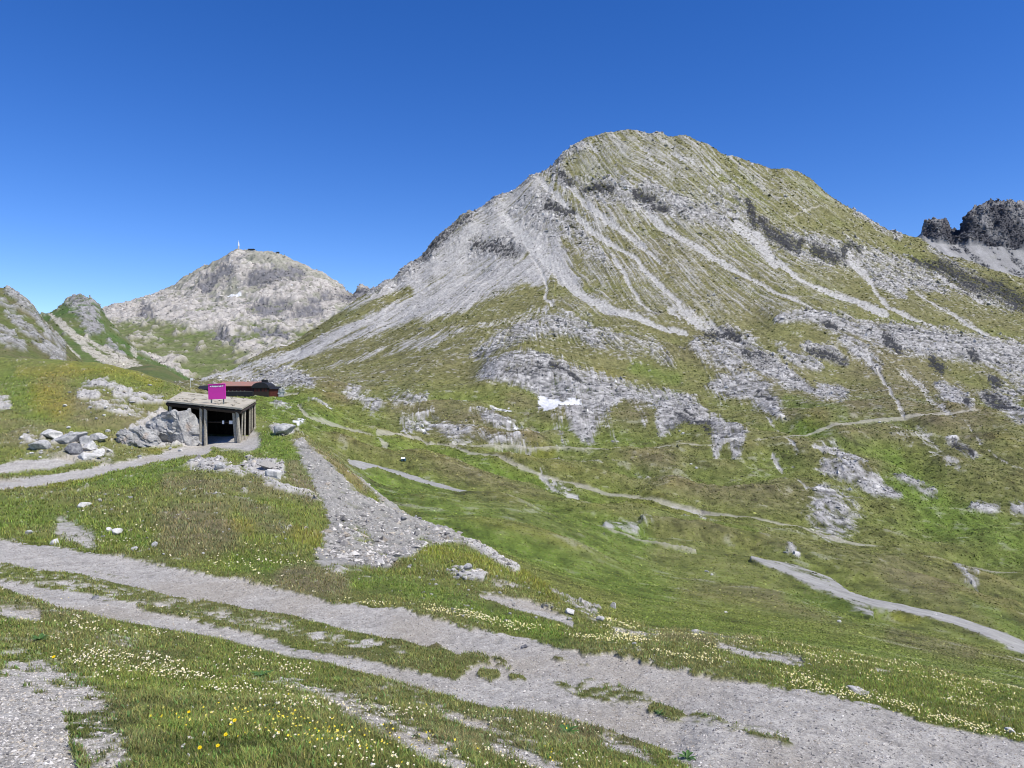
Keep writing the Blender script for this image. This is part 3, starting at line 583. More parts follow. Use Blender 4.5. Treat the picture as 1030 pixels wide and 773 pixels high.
# ------------------------------------------------------------------ mountains behind
def sheet(name, label, lines, pr, dr, shade, step=12, NRr=420, dx=1.0, c=.025):
    fit = Fit(lines, step, c, 1e-5)
    pc = np.arange(pr[0], pr[1], dx); uu = (pc-CX)/F
    ss = rows_for(fit, math.log(dr[0]), math.log(dr[1]), pr, NRr)
    vv = ev_grid(fit, uu, ss); d = np.exp(ss)
    dg = np.repeat(d[:, None], len(uu), 1); xg = dg*uu; zg = dg*vv
    pg = np.repeat(pc[None], NRr, 0); yg = CY-F*vv
    cc, dzz = shade(fl(pg), fl(yg), fl(xg), fl(dg), fl(zg), fl(dg))
    V = np.stack([fl(xg), fl(dg), fl(zg)+dzz], 1)
    o = np_mesh(name, V, grid_faces(NRr, len(uu)), np.clip(cc, .012, .85), (M['far'],))
    tag(o, label, kind='structure'); return (ss, uu, (fl(zg)+dzz).reshape(zg.shape), np.clip(cc, .012, .85), pc)

wr, wd, wg, wsn = Map(), Map(), Map(), Map()
wr.poly([(100,312),(157,297),(202,272),(232,256),(300,267),(344,290),(356,300),(330,330),(290,340),(250,345),(215,345),(190,330),(160,325),(130,330),(108,330)], .75, 6)
for p, w, vl in [([(110,318),(150,312),(180,315)], 10, .9), ([(250,310),(290,312),(330,300)], 12, .8), ([(205,290),(235,270)], 14, .9), ([(260,345),(300,350),(330,345)], 10, .6), ([(135,340),(160,345)], 6, .5), ([(335,300),(376,293)], 10, 1), ([(225,340),(260,355)], 7, .7), ([(145,362),(165,368),(185,380)], 5, .9)]:
    wr.stroke(p, w, vl)
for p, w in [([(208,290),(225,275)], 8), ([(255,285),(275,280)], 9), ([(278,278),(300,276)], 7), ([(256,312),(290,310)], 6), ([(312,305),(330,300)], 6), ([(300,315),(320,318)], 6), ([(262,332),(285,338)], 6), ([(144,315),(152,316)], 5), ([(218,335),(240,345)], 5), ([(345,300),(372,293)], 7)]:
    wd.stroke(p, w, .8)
wsn.stroke([(226,298),(236,298),(241,297.5)], [.8,1.8,2.2], 1., .6); wsn.stroke([(239,310),(236,316)], .8, .5, .6); wsn.stroke([(278,322),(300,324)], 2, .4)
def w_shade(px, py, x, y, z, D):
    n = len(px); a = fbm(x, y, z, 190, 4, off=3.); b = fbm(x, y, z, 50, 4, off=6.); c_ = fbm(x, y, z, 16, 2, off=1.); r = ridged(x, y, z, 70, 4, 3.); c4 = fbm(x, y, z, 7, 2, off=15.)
    col = mix(full(C(.115,.145,.045), n), full(C(.16,.165,.085), n), np.clip(.5+b+.5*c_, 0, 1))*(1+.25*c4)[:, None]
    rk = wr.at(px+a*5, py+b*3); rv = sstep(.25, .7, rk*.92+.26*b+.25*c_+.2*a); rv = np.maximum(rv, sstep(.3, .8, b*.8+c_*.5)*.7); rv = np.maximum(rv, sstep(325, 300, py)*.7)
    rc = mix(full(C(.30,.28,.25), n), full(C(.42,.39,.35), n), np.clip(.5+c_+b*.5, 0, 1)); rc = mix(rc, full(C(.15,.15,.16), n), sstep(.1, -.35, r+.35*c_+.25*c4)*.85)*(1+.2*c4)[:, None]
    col = mix(col, rc, rv)
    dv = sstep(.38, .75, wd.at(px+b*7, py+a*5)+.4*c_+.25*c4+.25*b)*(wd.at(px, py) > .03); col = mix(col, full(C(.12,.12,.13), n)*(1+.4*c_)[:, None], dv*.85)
    sv = sstep(.4, .6, wsn.at(px, py)); col = mix(col, full(SNOWC, n), sv)
    return col, (r*17+b*8+c_*2.5)*np.clip(rv+.35, 0, 1)-dv*10
WR = [(60,330,3000),(90,318,3000),(103,313,3000),(119,309,3000),(136,306,3000),(157,298,3000),(177,288,3000),(202,273,3000),(222,264,3000),(232,258,3000),(239,256,3000),(252,257,3000),(281,259,3000),(300,268,3000),(325,279,3000),(344,290,3000),(356,297,3000),(361,290,3000),(371,291,3000),(385,292,3000),(430,300,3000),(480,310,3000)]
W = sheet('mountain', 'pale rocky mountain in the distance with a station on its summit', [
 [(40,380,1500),(130,378,1500),(200,392,1500),(300,396,1500),(480,400,1500)],
 [(60,352,1950),(100,350,2000),(150,348,2050),(200,352,2000),(260,352,2000),(330,345,2000),(480,340,2000)],
 [(80,338,2400),(110,325,2500),(180,314,2500),(240,316,2450),(300,320,2400),(350,318,2350),(480,325,2300)],
 [(180,303,2750),(240,292,2750),(300,296,2700),(350,308,2700)], WR,
 [(p, q+25, 3500) for p, q, _ in WR], [(p, q+60, 4200) for p, q, _ in WR[::3]]], (40, 480), (1450, 4000), w_shade, 10, 420, .8)

mr_, ms_ = Map(), Map()
mr_.poly([(66,306),(76,299),(95,303),(104,318),(96,335),(85,325),(72,312)], .8, 3)
for p, w in [([(76,302),(85,315),(95,330)], 9), ([(110,350),(125,362)], 5)]: mr_.stroke(p, w, .8)
for p, w in [([(52,318),(66,332),(80,345),(100,360),(118,368),(140,380)], [2,3,3,5,8,6]), ([(76,338),(92,345),(115,358),(140,370)], [2,2,3,4]), ([(62,330),(70,336)], 2), ([(133,352),(136,357)], 3), ([(85,352),(110,366)], 3), ([(60,322),(90,350)], 2), ([(50,330),(66,348),(80,362)],2)]:
    ms_.stroke(p, w, .9)
def m_shade(px, py, x, y, z, D):
    n = len(px); a = fbm(x, y, z, 90, 3, off=3.); b = fbm(x, y, z, 26, 3, off=6.); c_ = fbm(x, y, z, 9, 2, off=1.); r = ridged(x, y, z, 60, 4, 3.)
    col = mix(full(C(.075,.125,.03), n), full(C(.11,.125,.045), n), np.clip(.5+a+b*.5, 0, 1))*(1+.2*c_)[:, None]
    rv = sstep(.35, .9, mr_.at(px+a*3, py+b*3)+.45*c_+.25*b); rv = np.maximum(rv, sstep(.5, .9, b*.8+c_*.4)*.6)
    rc = full(C(.24,.235,.23), n)*(1+.3*c_)[:, None]; rc = mix(rc, full(R_DARK, n), sstep(.2, -.3, r+.2*c_)*.7); col = mix(col, rc, rv)
    sv = sstep(.45, .9, ms_.at(px+b*2, py+b)+.3*c_); col = mix(col, full(C(.42,.39,.34), n), sv*.85)
    return col, (r*11+b*3+c_*1.5)*np.clip(rv+.25, 0, 1)
MS = [(0,330,1900),(20,322,1900),(35,318,1900),(50,316,1900),(63,307,1900),(76,299,1900),(85,300,1900),(95,303,1900),(101,311,1900),(110,324,1850),(125,340,1800),(140,355,1700),(160,368,1500),(185,382,1400),(215,392,1300)]
SP = sheet('mountain_spur', 'green pointed peak with a rocky tip behind the meadow hill', [[(0,392,1000),(100,392,1000),(215,398,1000)], [(0,372,1250),(60,366,1250),(120,375,1220),(215,394,1150)], [(0,350,1500),(60,335,1500),(100,348,1450),(130,366,1380)], MS,
   [(p, q+15, 2200) for p, q, _ in MS], [(p, q+40, 2700) for p, q, _ in MS]], (-10, 214), (980, 2500), m_shade, 10, 380, .8)

lr = Map()
for p, w in [([(5,310),(20,325),(40,345),(60,362)], 7), ([(22,305),(40,325),(62,350)], 4), ([(0,335),(20,350)], 8), ([(10,296),(30,312)], 5)]: lr.stroke(p, w, .6)
def l_shade(px, py, x, y, z, D):
    n = len(px); b = fbm(x, y, z, 22, 3, off=6.); c_ = fbm(x, y, z, 7, 2, off=1.); r = ridged(x, y, z, 40, 4, 3.)
    col = mix(full(C(.10,.12,.035), n), full(C(.13,.12,.055), n), np.clip(.5+b, 0, 1))*(1+.2*c_)[:, None]
    rv = sstep(.3, .7, lr.at(px+b*3, py+b*2)+.3*c_+.2*b)
    rc = full(C(.27,.265,.26), n)*(1+.3*c_)[:, None]; rc = mix(rc, full(R_DARK, n), sstep(.2, -.3, r+.2*c_)*.6)
    return mix(col, rc, rv*.9), (r*7+b*2.5+c_*1)*np.clip(rv+.3, 0, 1)
LS = [(-420,200,1250),(-200,240,1200),(-100,265,1150),(-40,282,1120),(0,291,1100),(10,293,1100),(15,297,1100),(23,302,1080),(35,314,1060),(48,328,1030),(60,345,990),(72,360,950),(90,374,900),(130,392,850)]
LR = sheet('hillside', 'steep green and grey ridge falling away at the left', [[(-420,390,560),(0,392,560),(130,402,560)], [(-420,330,800),(-100,345,780),(0,352,760),(50,372,740),(130,398,720)], [(-420,265,1000),(-100,300,950),(0,320,920),(30,338,900),(60,362,870)], LS,
   [(p, q+20, 1350) for p, q, _ in LS], [(p, q+60, 1700) for p, q, _ in LS]], (-420, 130), (550, 1600), l_shade, 16, 360, 1.0)
GS = [(90,392,900),(108,381,880),(125,373,860),(135,370,850),(150,367,850),(165,370,850),(178,377,850),(190,386,850),(205,396,850)]
sheet('hill', 'smooth dark green hillock between the meadow and the far slopes', [[(90,402,600),(205,404,600)], [(90,398,700),(150,385,700),(205,400,700)], GS, [(p, q+12, 980) for p, q, _ in GS], [(p, q+30, 1150) for p, q, _ in GS]], (92, 204), (600, 1100),
   lambda px, py, x, y, z, D: (mix(full(C(.085,.110,.035), len(px)), full(C(.13,.125,.055), len(px)), np.clip(.4+fbm(x, y, z, 25, 3), 0, 1)), fbm(x, y, z, 14, 3)*1.5), 8, 160, 1.)

rr_, rd_ = Map(), Map()
rr_.poly([(926,234),(932,228),(952,230),(970,226),(980,212),(1010,209),(1230,214),(1230,262),(1030,252),(1010,249),(990,247),(960,247),(940,244)], 1, 2)
for p, w in [([(958,236),(963,246)], 10), ([(975,232),(990,245)], 6), ([(1003,214),(1010,228),(1022,240)], 8), ([(1022,240),(1030,252)], 8), ([(972,218),(974,236)], 5), ([(935,235),(940,242)], 5), ([(985,246),(1000,248)],4)]: rd_.stroke(p, w, .85)
def r_shade(px, py, x, y, z, D):
    n = len(px); b = fbm(x, y, z, 40, 3, off=6.); c_ = fbm(x, y, z, 12, 3, off=1.); r = ridged(x, y, z, 50, 4, 3.)
    st = fbm(x, y*.12, z*.12, 14, 3, off=9.)
    col = full(C(.24,.235,.23), n)*(1+.18*c_+.15*b+.25*st)[:, None]
    col = mix(col, full(C(.115,.125,.045), n), sstep(.4, .8, b+.4*c_)*sstep(255, 268, py)*.7)
    rv = sstep(.35, .6, rr_.at(px+b, py+b)+.1*c_)
    rc = full(C(.17,.165,.165), n)*(1+.35*c_+.2*b)[:, None]; rc = mix(rc, full(C(.05,.05,.058), n), sstep(.25, -.25, r+.3*c_)*.8)
    rc = mix(rc, full(C(.045,.045,.055), n), sstep(.3, .6, rd_.at(px+b, py)+.2*c_)*.8)  # shadow facets of the crag painted darker along the strokes
    return mix(col, rc, rv), (r*26+c_*9+b*7)*rv+c_*.6
RS = [(860,262,2080),(900,248,2080),(920,240,2080),(926,236,2080),(932,229,2080),(943,230,2080),(952,232,2080),(962,238,2080),(967,236,2080),(971,222,2080),(976,215,2080),(990,213,2080),(1001,213,2080),(1010,210,2080),(1016,212,2080),(1030,213,2080),(1100,216,2080),(1230,235,2080),(1450,300,2080)]
CR = sheet('crag', 'dark rock crag standing over a grey scree slope at the right', [[(860,330,1450),(1450,420,1450)], [(860,290,1700),(960,285,1700),(1060,300,1700),(1450,390,1700)],
   [(860,268,1980),(920,250,1980),(940,250,1980),(960,252,1980),(985,254,1980),(1010,256,1980),(1030,260,1980),(1100,266,1980),(1450,345,1980)], RS, [(p, q+14, 2250) for p, q, _ in RS], [(p, q+60, 2900) for p, q, _ in RS[::2]]],
   (860, 1450), (1450, 2700), r_shade, 6, 420, .8, .02)

# ------------------------------------------------------------------ camera, sky, sun
cam = bpy.data.objects.new('camera', bpy.data.cameras.new('camera')); COL.objects.link(cam)
cam.rotation_euler = (math.pi/2, 0, 0); cam.data.sensor_width = 36; cam.data.lens = 36*F/1030
cam.data.clip_start = .1; cam.data.clip_end = 20000; SC.camera = cam
SUN_EL = math.radians(54); az = (.86, -.50)      # towards the sun: right and a little behind the viewer
wd_ = bpy.data.worlds.new('World'); SC.world = wd_; wd_.use_nodes = True; nt = wd_.node_tree
sky = nt.nodes.new('ShaderNodeTexSky'); sky.sky_type = 'NISHITA'; sky.sun_disc = False; sky.sun_elevation = SUN_EL
sky.sun_rotation = math.atan2(az[0], az[1]); sky.altitude = 2400; sky.air_density = .95; sky.dust_density = .0; sky.ozone_density = 2.2
hs = nt.nodes.new('ShaderNodeHueSaturation'); hs.inputs['Saturation'].default_value = 1.34; hs.inputs['Hue'].default_value = .5155; hs.inputs['Value'].default_value = 1.03
bg = nt.nodes['Background']; bg.inputs['Strength'].default_value = .15
nt.links.new(sky.outputs[0], hs.inputs['Color']); nt.links.new(hs.outputs[0], bg.inputs['Color'])
sl = bpy.data.lights.new('sun', 'SUN'); sl.energy = 5.0; sl.angle = math.radians(.5); sl.color = (1, .955, .87)
so = bpy.data.objects.new('sun', sl); COL.objects.link(so)
h = math.cos(SUN_EL)/math.hypot(*az); dvec = Vector((az[0]*h, az[1]*h, math.sin(SUN_EL)))
so.rotation_euler = dvec.to_track_quat('Z', 'Y').to_euler()
SC.view_settings.view_transform = 'Standard'; SC.view_settings.look = 'None'; SC.view_settings.exposure = .18; SC.view_settings.gamma = 1
SC.view_settings.use_curve_mapping = False
SC.cycles.pixel_filter_type = 'BLACKMAN_HARRIS'; SC.cycles.filter_width = 1.0; SC.cycles.max_bounces = 4; SC.cycles.diffuse_bounces = 2; SC.cycles.glossy_bounces = 1; SC.cycles.use_adaptive_sampling = True
#OBJECTS
# ------------------------------------------------------------------ helpers for objects
def P3(px, py, d): return Vector(((px-CX)/F*d, d, (CY-py)/F*d))
class MB:
    def __init__(s): s.v = []; s.f = []
    def box(s, c, size, rot=None):
        M3 = rot if rot is not None else Matrix.Identity(3); n = len(s.v)
        for dx in (-.5, .5):
            for dy in (-.5, .5):
                for dz_ in (-.5, .5): s.v.append(Vector(c)+M3@Vector((dx*size[0], dy*size[1], dz_*size[2])))
        s.f += [tuple(n+i for i in q) for q in ((0,1,3,2),(4,6,7,5),(0,4,5,1),(2,3,7,6),(0,2,6,4),(1,5,7,3))]; return s
    def bar(s, a, b, w, t=None, sides=4, w2=None):
        a = Vector(a); b = Vector(b); z = (b-a).normalized(); x = z.orthogonal() if abs(z.z) < .9 else Vector((1, 0, 0)); x = (x-z*x.dot(z)).normalized(); y = z.cross(x)
        t = t or w; w2 = w2 or w; n = len(s.v); k = w2/w
        for i, (p, q) in enumerate(((a, 1), (b, k))):
            for j in range(sides):
                an = math.tau*(j+.5)/sides; r = 1/math.sqrt(2) if sides == 4 else .5
                s.v.append(p+x*math.cos(an)*w*r*q+y*math.sin(an)*t*r*q)
        for j in range(sides): s.f.append((n+j, n+(j+1) % sides, n+sides+(j+1) % sides, n+sides+j))
        s.f.append(tuple(n+j for j in range(sides))[::-1]); s.f.append(tuple(n+sides+j for j in range(sides))); return s
    def prism(s, pts, ext):                       # closed outline pts, pushed along ext
        n = len(s.v); k = len(pts); s.v += [Vector(p) for p in pts]+[Vector(p)+Vector(ext) for p in pts]
        s.f.append(tuple(range(n, n+k))[::-1]); s.f.append(tuple(range(n+k, n+2*k)))
        for j in range(k): s.f.append((n+j, n+(j+1) % k, n+k+(j+1) % k, n+k+j))
        return s
    def build(s, name, m, parent=None, loc=None, bevel=0):
        me = bpy.data.meshes.new(name); o0 = Vector(loc) if loc is not None else Vector((0, 0, 0))
        if parent is not None: o0 = Vector(parent.location)
        me.from_pydata([tuple(v-o0) for v in s.v], [], s.f); me.materials.append(m); me.update()
        import bmesh
        bm = bmesh.new(); bm.from_mesh(me); bmesh.ops.recalc_face_normals(bm, faces=bm.faces)
        if bevel: bmesh.ops.bevel(bm, geom=list(bm.edges), offset=bevel, segments=1, affect='EDGES')
        bm.to_mesh(me); bm.free()
        o = bpy.data.objects.new(name, me); COL.objects.link(o)
        if parent is not None: o.parent = parent
        else: o.location = o0
        return o
def empty(name, loc, label, cat, group=None):
    o = bpy.data.objects.new(name, None); COL.objects.link(o); o.location = loc; o.empty_display_size = .2
    return tag(o, label, cat, group)
import bmesh
def rng_s(seed, i): return np.abs(np.sin(i*12.9898+seed*7.233)*43758.5453) % 1.
def boulder_data(name, size, seed, m, sub=4, cuts=14, rough=.10, strata=False):
    r = random.Random(seed); bm = bmesh.new(); bmesh.ops.create_icosphere(bm, subdivisions=sub, radius=1)
    pl = []
    for k in range(cuts):
        nrm = Vector((r.gauss(0, 1), r.gauss(0, 1), r.gauss(0, .8))).normalized(); pl.append((nrm, r.uniform(.48, .80)))
    co = np.array([v.co[:] for v in bm.verts])
    for nrm, dd in pl:
        nv = np.array(nrm); t = co@nv; co -= np.outer(np.clip(t-dd, 0, None)*.93, nv)
    sz = np.array(size)/2; ns = fbm(co[:, 0]*1.0+seed, co[:, 1], co[:, 2], .5, 4)*rough+(ridged(co[:, 0]+seed, co[:, 1], co[:, 2], .5, 3)-.2)*rough*.6
    if strata:
        td = np.array((.35, .2, .9)); hh = (co@td)*5.5+fbm(co[:, 0]+seed, co[:, 1], co[:, 2], .7, 2)*1.3; ly = np.floor(hh).astype(int)
        ns = ns+(rng_s(seed, ly)-.5)*.17+(rng_s(seed+5, np.floor(co[:, 0]*3.3+hh*.4).astype(int)+ly*7)-.5)*.14
    co = co*(1+ns[:, None])*sz/.72
    for v, c in zip(bm.verts, co): v.co = c
    me = bpy.data.meshes.new(name); bm.to_mesh(me); bm.free(); me.materials.append(m)
    me.polygons.foreach_set('use_smooth', [False]*len(me.polygons)); return me
def boulder(px, py, w, h, label, m, seed, rot=0, dmax=60, depth=.8, cat='boulder', name='boulder', group=None, tilt=0, sink=.15, **k):
    p = spot(px, py+h*.42, dmax=dmax); sc_ = p.y/F
    me = boulder_data(name, (w*sc_, w*sc_*depth, h*sc_*1.15), seed, m, **k)
    o = bpy.data.objects.new(name, me); COL.objects.link(o); o.location = p+Vector((0, w*sc_*depth*.35, h*sc_*(.5-sink))); o.rotation_euler = (0, tilt, rot)
    return tag(o, label, cat, group)

# ------------------------------------------------------------------ the open timber shed in the hillside
FLc, FRc, BRc, BLc = P3(169, 403, 48), P3(242.5, 410.3, 46), P3(256.5, 402.2, 52), P3(184, 394.2, 55.5)
FLOOR = SHED_FLOOR
shed = empty('timber_shed', ((FLc.x+FRc.x)/2, (FLc.y+FRc.y)/2, FLOOR), 'open timber shed dug into the hillside, its flat roof strewn with gravel', 'shed')
rt = MB(); up = Vector((0, 0, .0))
def lerp4(a, b): return FLc.lerp(FRc, a).lerp(BLc.lerp(BRc, a), b)
rt.prism([lerp4(-.012, -.03), lerp4(1.015, -.03), lerp4(1.015, 1.0), lerp4(-.012, 1.0)], (0, 0, -.10)).build('roof', M['roof'], shed)
rb = random.Random(3); gm = MB()
for k in range(46):                                    # loose boards, earth lumps and edging on the roof
    a, b = rb.random(), rb.random(); p = lerp4(a, b)+Vector((0, 0, .012)); L_ = rb.uniform(.1, .5)
    gm.box(p, (L_, rb.uniform(.06, .2), rb.uniform(.02, .07)), Matrix.Rotation(rb.uniform(0, 3), 3, 'Z'))
tag(gm.build('roof_rubble', mat('roof_rubble_stone', (.42,.38,.30), n_scale=5, base2=(.28,.25,.20)), shed), kind='stuff')
dn = Vector((0, 0, -.12))
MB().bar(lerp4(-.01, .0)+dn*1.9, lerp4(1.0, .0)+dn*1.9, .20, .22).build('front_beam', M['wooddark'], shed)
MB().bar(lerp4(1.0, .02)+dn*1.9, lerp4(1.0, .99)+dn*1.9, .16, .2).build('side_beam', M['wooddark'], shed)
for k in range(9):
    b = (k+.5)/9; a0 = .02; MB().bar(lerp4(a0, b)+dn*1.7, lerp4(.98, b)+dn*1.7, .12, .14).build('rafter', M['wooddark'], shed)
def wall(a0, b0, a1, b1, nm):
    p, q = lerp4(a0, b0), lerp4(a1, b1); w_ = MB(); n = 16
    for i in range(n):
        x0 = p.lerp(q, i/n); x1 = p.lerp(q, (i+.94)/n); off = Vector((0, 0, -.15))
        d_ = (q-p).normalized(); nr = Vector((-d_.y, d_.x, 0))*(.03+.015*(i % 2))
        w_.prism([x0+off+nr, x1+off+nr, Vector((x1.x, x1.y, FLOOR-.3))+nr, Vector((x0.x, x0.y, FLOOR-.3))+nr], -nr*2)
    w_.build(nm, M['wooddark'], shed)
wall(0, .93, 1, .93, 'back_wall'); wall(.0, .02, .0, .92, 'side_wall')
def post(px, ytop, pxb, yb, d, w=.20, a=None, m=None):
    t = P3(px, ytop, d); b_ = P3(pxb, yb, d); b_.z = min(b_.z, float(zat(b_.x, b_.y)[0])+.02)-.15
    MB().bar(b_, t, w, w*.8, 8 if w > .17 else 6, w2=w*.9).build('post', m or M['wood'], shed)
post(202.3, 406.6, 201.6, 444, 47.05, .20); post(206.6, 407.0, 206.9, 444, 46.95, .22)
post(234.6, 409.8, 237.6, 442, 46.3, .19); post(238.2, 410.2, 241.2, 442, 46.1, .21)
post(244.2, 410.4, 242.8, 440, 46.7, .11); post(246.6, 409.2, 246.0, 438, 47.6, .12); post(251.2, 406.4, 251.0, 435, 49.8, .12); post(253.4, 405.0, 253.4, 433, 50.7, .11); post(255.8, 403.9, 256.2, 432, 51.7, .17)
post(171.5, 403.5, 171.5, 440, 48.0, .2)
MB().bar(P3(209, 424.7, 47.4), P3(240, 425.4, 46.6), .05, .07).build('rail', M['wooddark'], shed)
for (px, w_, lb, g_) in ((225, 2.3, 'narrow white notice hung inside the dark shed', 0), (232.7, 4.2, 'wide white notice hung inside the dark shed, next to the leaning posts', 0)):
    p = P3(px, 425, 46.85-(px-225)*.012); d_ = (FRc-FLc).normalized(); d_.z = 0
    nb = MB(); Rz = Matrix.Rotation(math.atan2(d_.y, d_.x), 3, 'Z'); nb.box(p+Rz@Vector((0, -.05, 0)), (w_*.061, .015, 3.4*.061), Rz)
    tag(nb.build('notice', M['white'], None, loc=p), lb, 'notice')
# magenta sign standing on the roof
sp = P3(217.8, 405.6, 47.6); sp.z = FLc.z*.45+FRc.z*.55
def sgn(px, py): return P3(px, py, 47.6+(217.8-px)*.012)
sg = empty('roof_sign', sgn(217.8, 405.8), 'square magenta sign with a white line of lettering standing on the shed roof', 'sign')
c4 = [sgn(209.2, 387.2), sgn(226.6, 386.4), sgn(227.0, 401.4), sgn(209.6, 402.2)]
nrm = (c4[1]-c4[0]).cross(c4[3]-c4[0]).normalized()
if nrm.y > 0: nrm = -nrm
MB().prism(c4, -nrm*.04).build('panel', M['pink'], sg)
MB().bar(c4[0]+nrm*.006+Vector((0,0,.005)), c4[1]+nrm*.006+Vector((0,0,.005)), .03, .05).build('top_rail', M['pink'], sg)
for px in (212, 224.2): MB().bar(sgn(px, 407.6)-nrm*.08, sgn(px, 395)-nrm*.08, .07).build('sign_post', M['steel'], sg)
def text(body, size, loc, ex, ez, m, parent, width):
    cu = bpy.data.curves.new('lettering', 'FONT'); cu.body = body; cu.size = size; cu.extrude = .002; cu.offset = .010; cu.align_x = 'CENTER'; cu.align_y = 'CENTER'
    t = bpy.data.objects.new('lettering', cu); COL.objects.link(t); bpy.context.view_layer.update()
    me = bpy.data.meshes.new_from_object(t); bpy.data.objects.remove(t)
    xs = [v.co.x for v in me.vertices]; k = width/(max(xs)-min(xs)); ey = ez.cross(ex)
    for v in me.vertices: v.co = Vector(loc)-parent.location+ex*v.co.x*k+ez*v.co.y*1.25-ey*v.co.z
    o = bpy.data.objects.new('lettering', me); COL.objects.link(o); me.materials.append(m); o.parent = parent; return o
ex = (c4[1]-c4[0]).normalized(); ez = (c4[0]-c4[3]).normalized()
text('< Brüggerli >', .10, c4[0].lerp(c4[1], .5).lerp(c4[3].lerp(c4[2], .5), .135)+nrm*.006, ex, ez, M['white'], sg, .93)

# ------------------------------------------------------------------ boulders and outcrops near the shed
BL = [
 (51,437,25,12,'large flat pale boulder, highest of the pile left of the shed','stonewhite',0,.05,.8), (36,449,19,12,'angular pale boulder lying apart at the left end of the pile','stone',.4,.1,.9),
 (67,441,31,13,'long grey boulder leaning up to the right across the pile','stone',.2,-.35,.6), (71,453,20,13,'darkest slate-grey boulder in the middle of the pile','stonedark',.3,-.1,.9),
 (83,444,13,8,'small pale boulder tucked behind the cream round one','stone',.1,-.3,.9), (88,451,14,11,'rounded cream boulder right of the dark one','stonewhite',.6,0,.9),
 (85,460,24,9,'low flat white slab at the front foot of the pile','stonewhite',.1,.08,.9), (98.5,455.5,13,8,'small white block at the right end of the pile','stonewhite',.8,.1,.9),
 (97,441,18,8,'low pale grey boulder at the back right of the pile','stone',.2,0,.8)]
for i, (px, py, w, h, lb, mm, ro, ti, de) in enumerate(BL): boulder(px, py, w*.8, h*.84, lb, M[mm], 20+i, ro, depth=de, tilt=ti, group='boulders piled left of the shed', rough=.09, cuts=13, sub=4)
OUT = [(182,432,34,31,'big lichen-stained rock mass against the left side of the shed',.35), (163,432,32,28,'broken grey rock mass left of the lichen-stained one',.2), (141,440,28,21,'pale low outcrop facing the path with turf on top',.3),
       (122,441,16,12,'small grey outcrop at the left end of the rocky bank',.5)]
for i, (px, py, w, h, lb, ro) in enumerate(OUT): boulder(px, py, w, h, lb, M['lichen'], 60+i*7, ro, depth=.75, cat='outcrop', name='rock_outcrop', group='outcrops on the bank beside the shed', sub=5, cuts=14, rough=.12, sink=.12, strata=True)
ST = [(282,433,22,10,'pale rock ledge on the rim right of the shed','stone'), (82,510,13,5,'flat white stone in the turf above the track, upper left','stonewhite'), (116,536,11,5,'pair-topped white stone in the turf above the track bend','stonewhite'), (108,534,6,4,'little white stone just left of the pair-topped one','stonewhite'),
      (53,546,8,6,'round white stone at the edge of the track, far left','stonewhite'), (28,536,6,4,'small pale stone half sunk in turf near the left edge','stone'), (134,553,6,4,'solitary pale stone in turf just above the track','stone'), (155,549,6,5,'grey round stone in turf above the track','stone'),
      (405.5,523,7,3.5,'small black rock standing for a shadow hole on the rim of the scree gully','stonedark'), (275,478,15,9,'pale rock slab on the knoll below the shed','stonewhite'), (220,470,12,6,'low grey rock on the knoll under the path','stone'), (94,602,7,3,'dark flat stone lying on the lower wheel track','stonedark'),  # the black rock on the gully rim stands in for a shadowed hole
      (574,616,9,6,'white angular rock at the tip of the bank','stonewhite'), (617,610,6,5,'pale rock on the rim of the bank, right end','stone'), (604,623,7,4,'flat pale rock at the foot of the rim','stone'), (528,651,6,3,'black stone on the gravel track','stonedark'),
      (859,694,10,3,'flat pale stone among the cream flowers on the right bank','stone'), (1018,737,9,4,'white stone by the track edge at the far right','stonewhite'), (638,648,4,3,'pale stone beside the flower strip','stone'), (470,571,8,5,'grey rock on top of the flowery bank','stone')]
for i, (px, py, w, h, lb, mm) in enumerate(ST): boulder(px, py, w, h, lb, M[mm], 120+i, i*.7, depth=.8, cat='rock', name='rock', sub=3, cuts=9, rough=.07)
r_ = random.Random(5); proto = [boulder_data('stone', (1, .8, .7), 200+i, M[('stonewhite', 'stone', 'stonewhite')[i % 3]], sub=2, cuts=7, rough=.06) for i in range(5)]
cl = [(456,575),(462,580),(468,583),(472,579),(459,583),(464,573),(466,576),(475,584)]
for i, (px, py) in enumerate(cl):
    p = spot(px, py); o = bpy.data.objects.new('stone', proto[i % 5]); COL.objects.link(o); q_ = r_.uniform(3, 6)*p.y/F; o.scale = (q_, q_, q_*.9); o.location = p+Vector((0, 0, q_*.2)); o.rotation_euler = (0, 0, r_.uniform(0, 6))
    tag(o, 'white stone in the tight cluster on the flowery bank beyond the track', 'stone', 'white stones clustered on the bank')
for i in range(70):
    while True:
        px, py = r_.uniform(400, 640), r_.uniform(560, 625)
        if interp_line(EDGE, px)[0]+5 < py < float(np.interp(px, [a for a, _ in UP_T], [b for _, b in UP_T]))-9: break
    p = spot(px, py); o = bpy.data.objects.new('stone', proto[i % 5]); COL.objects.link(o); q_ = r_.uniform(1.5, 4)*p.y/F; o.scale = (q_, q_, q_*.8); o.location = p+Vector((0, 0, q_*.15)); o.rotation_euler = (r_.uniform(-.3, .3), 0, r_.uniform(0, 6))
    tag(o, 'loose pale stone scattered on the bank between track and valley', 'stone', 'loose stones on the right bank')
for i in range(45):
    px, py = r_.uniform(10, 300), r_.uniform(498, 560)
    if py > float(np.interp(px, [a for a, _ in UP_T], [b for _, b in UP_T]))-5: continue
    p = spot(px, py); o = bpy.data.objects.new('stone', proto[i % 5]); COL.objects.link(o); q_ = r_.uniform(1.5, 3.6)*p.y/F; o.scale = (q_, q_, q_*.8); o.location = p+Vector((0, 0, q_*.15)); o.rotation_euler = (r_.uniform(-.3, .3), 0, r_.uniform(0, 6))
    tag(o, 'loose pale stone lying in the turf of the knoll above the track', 'stone', 'loose stones on the left knoll')
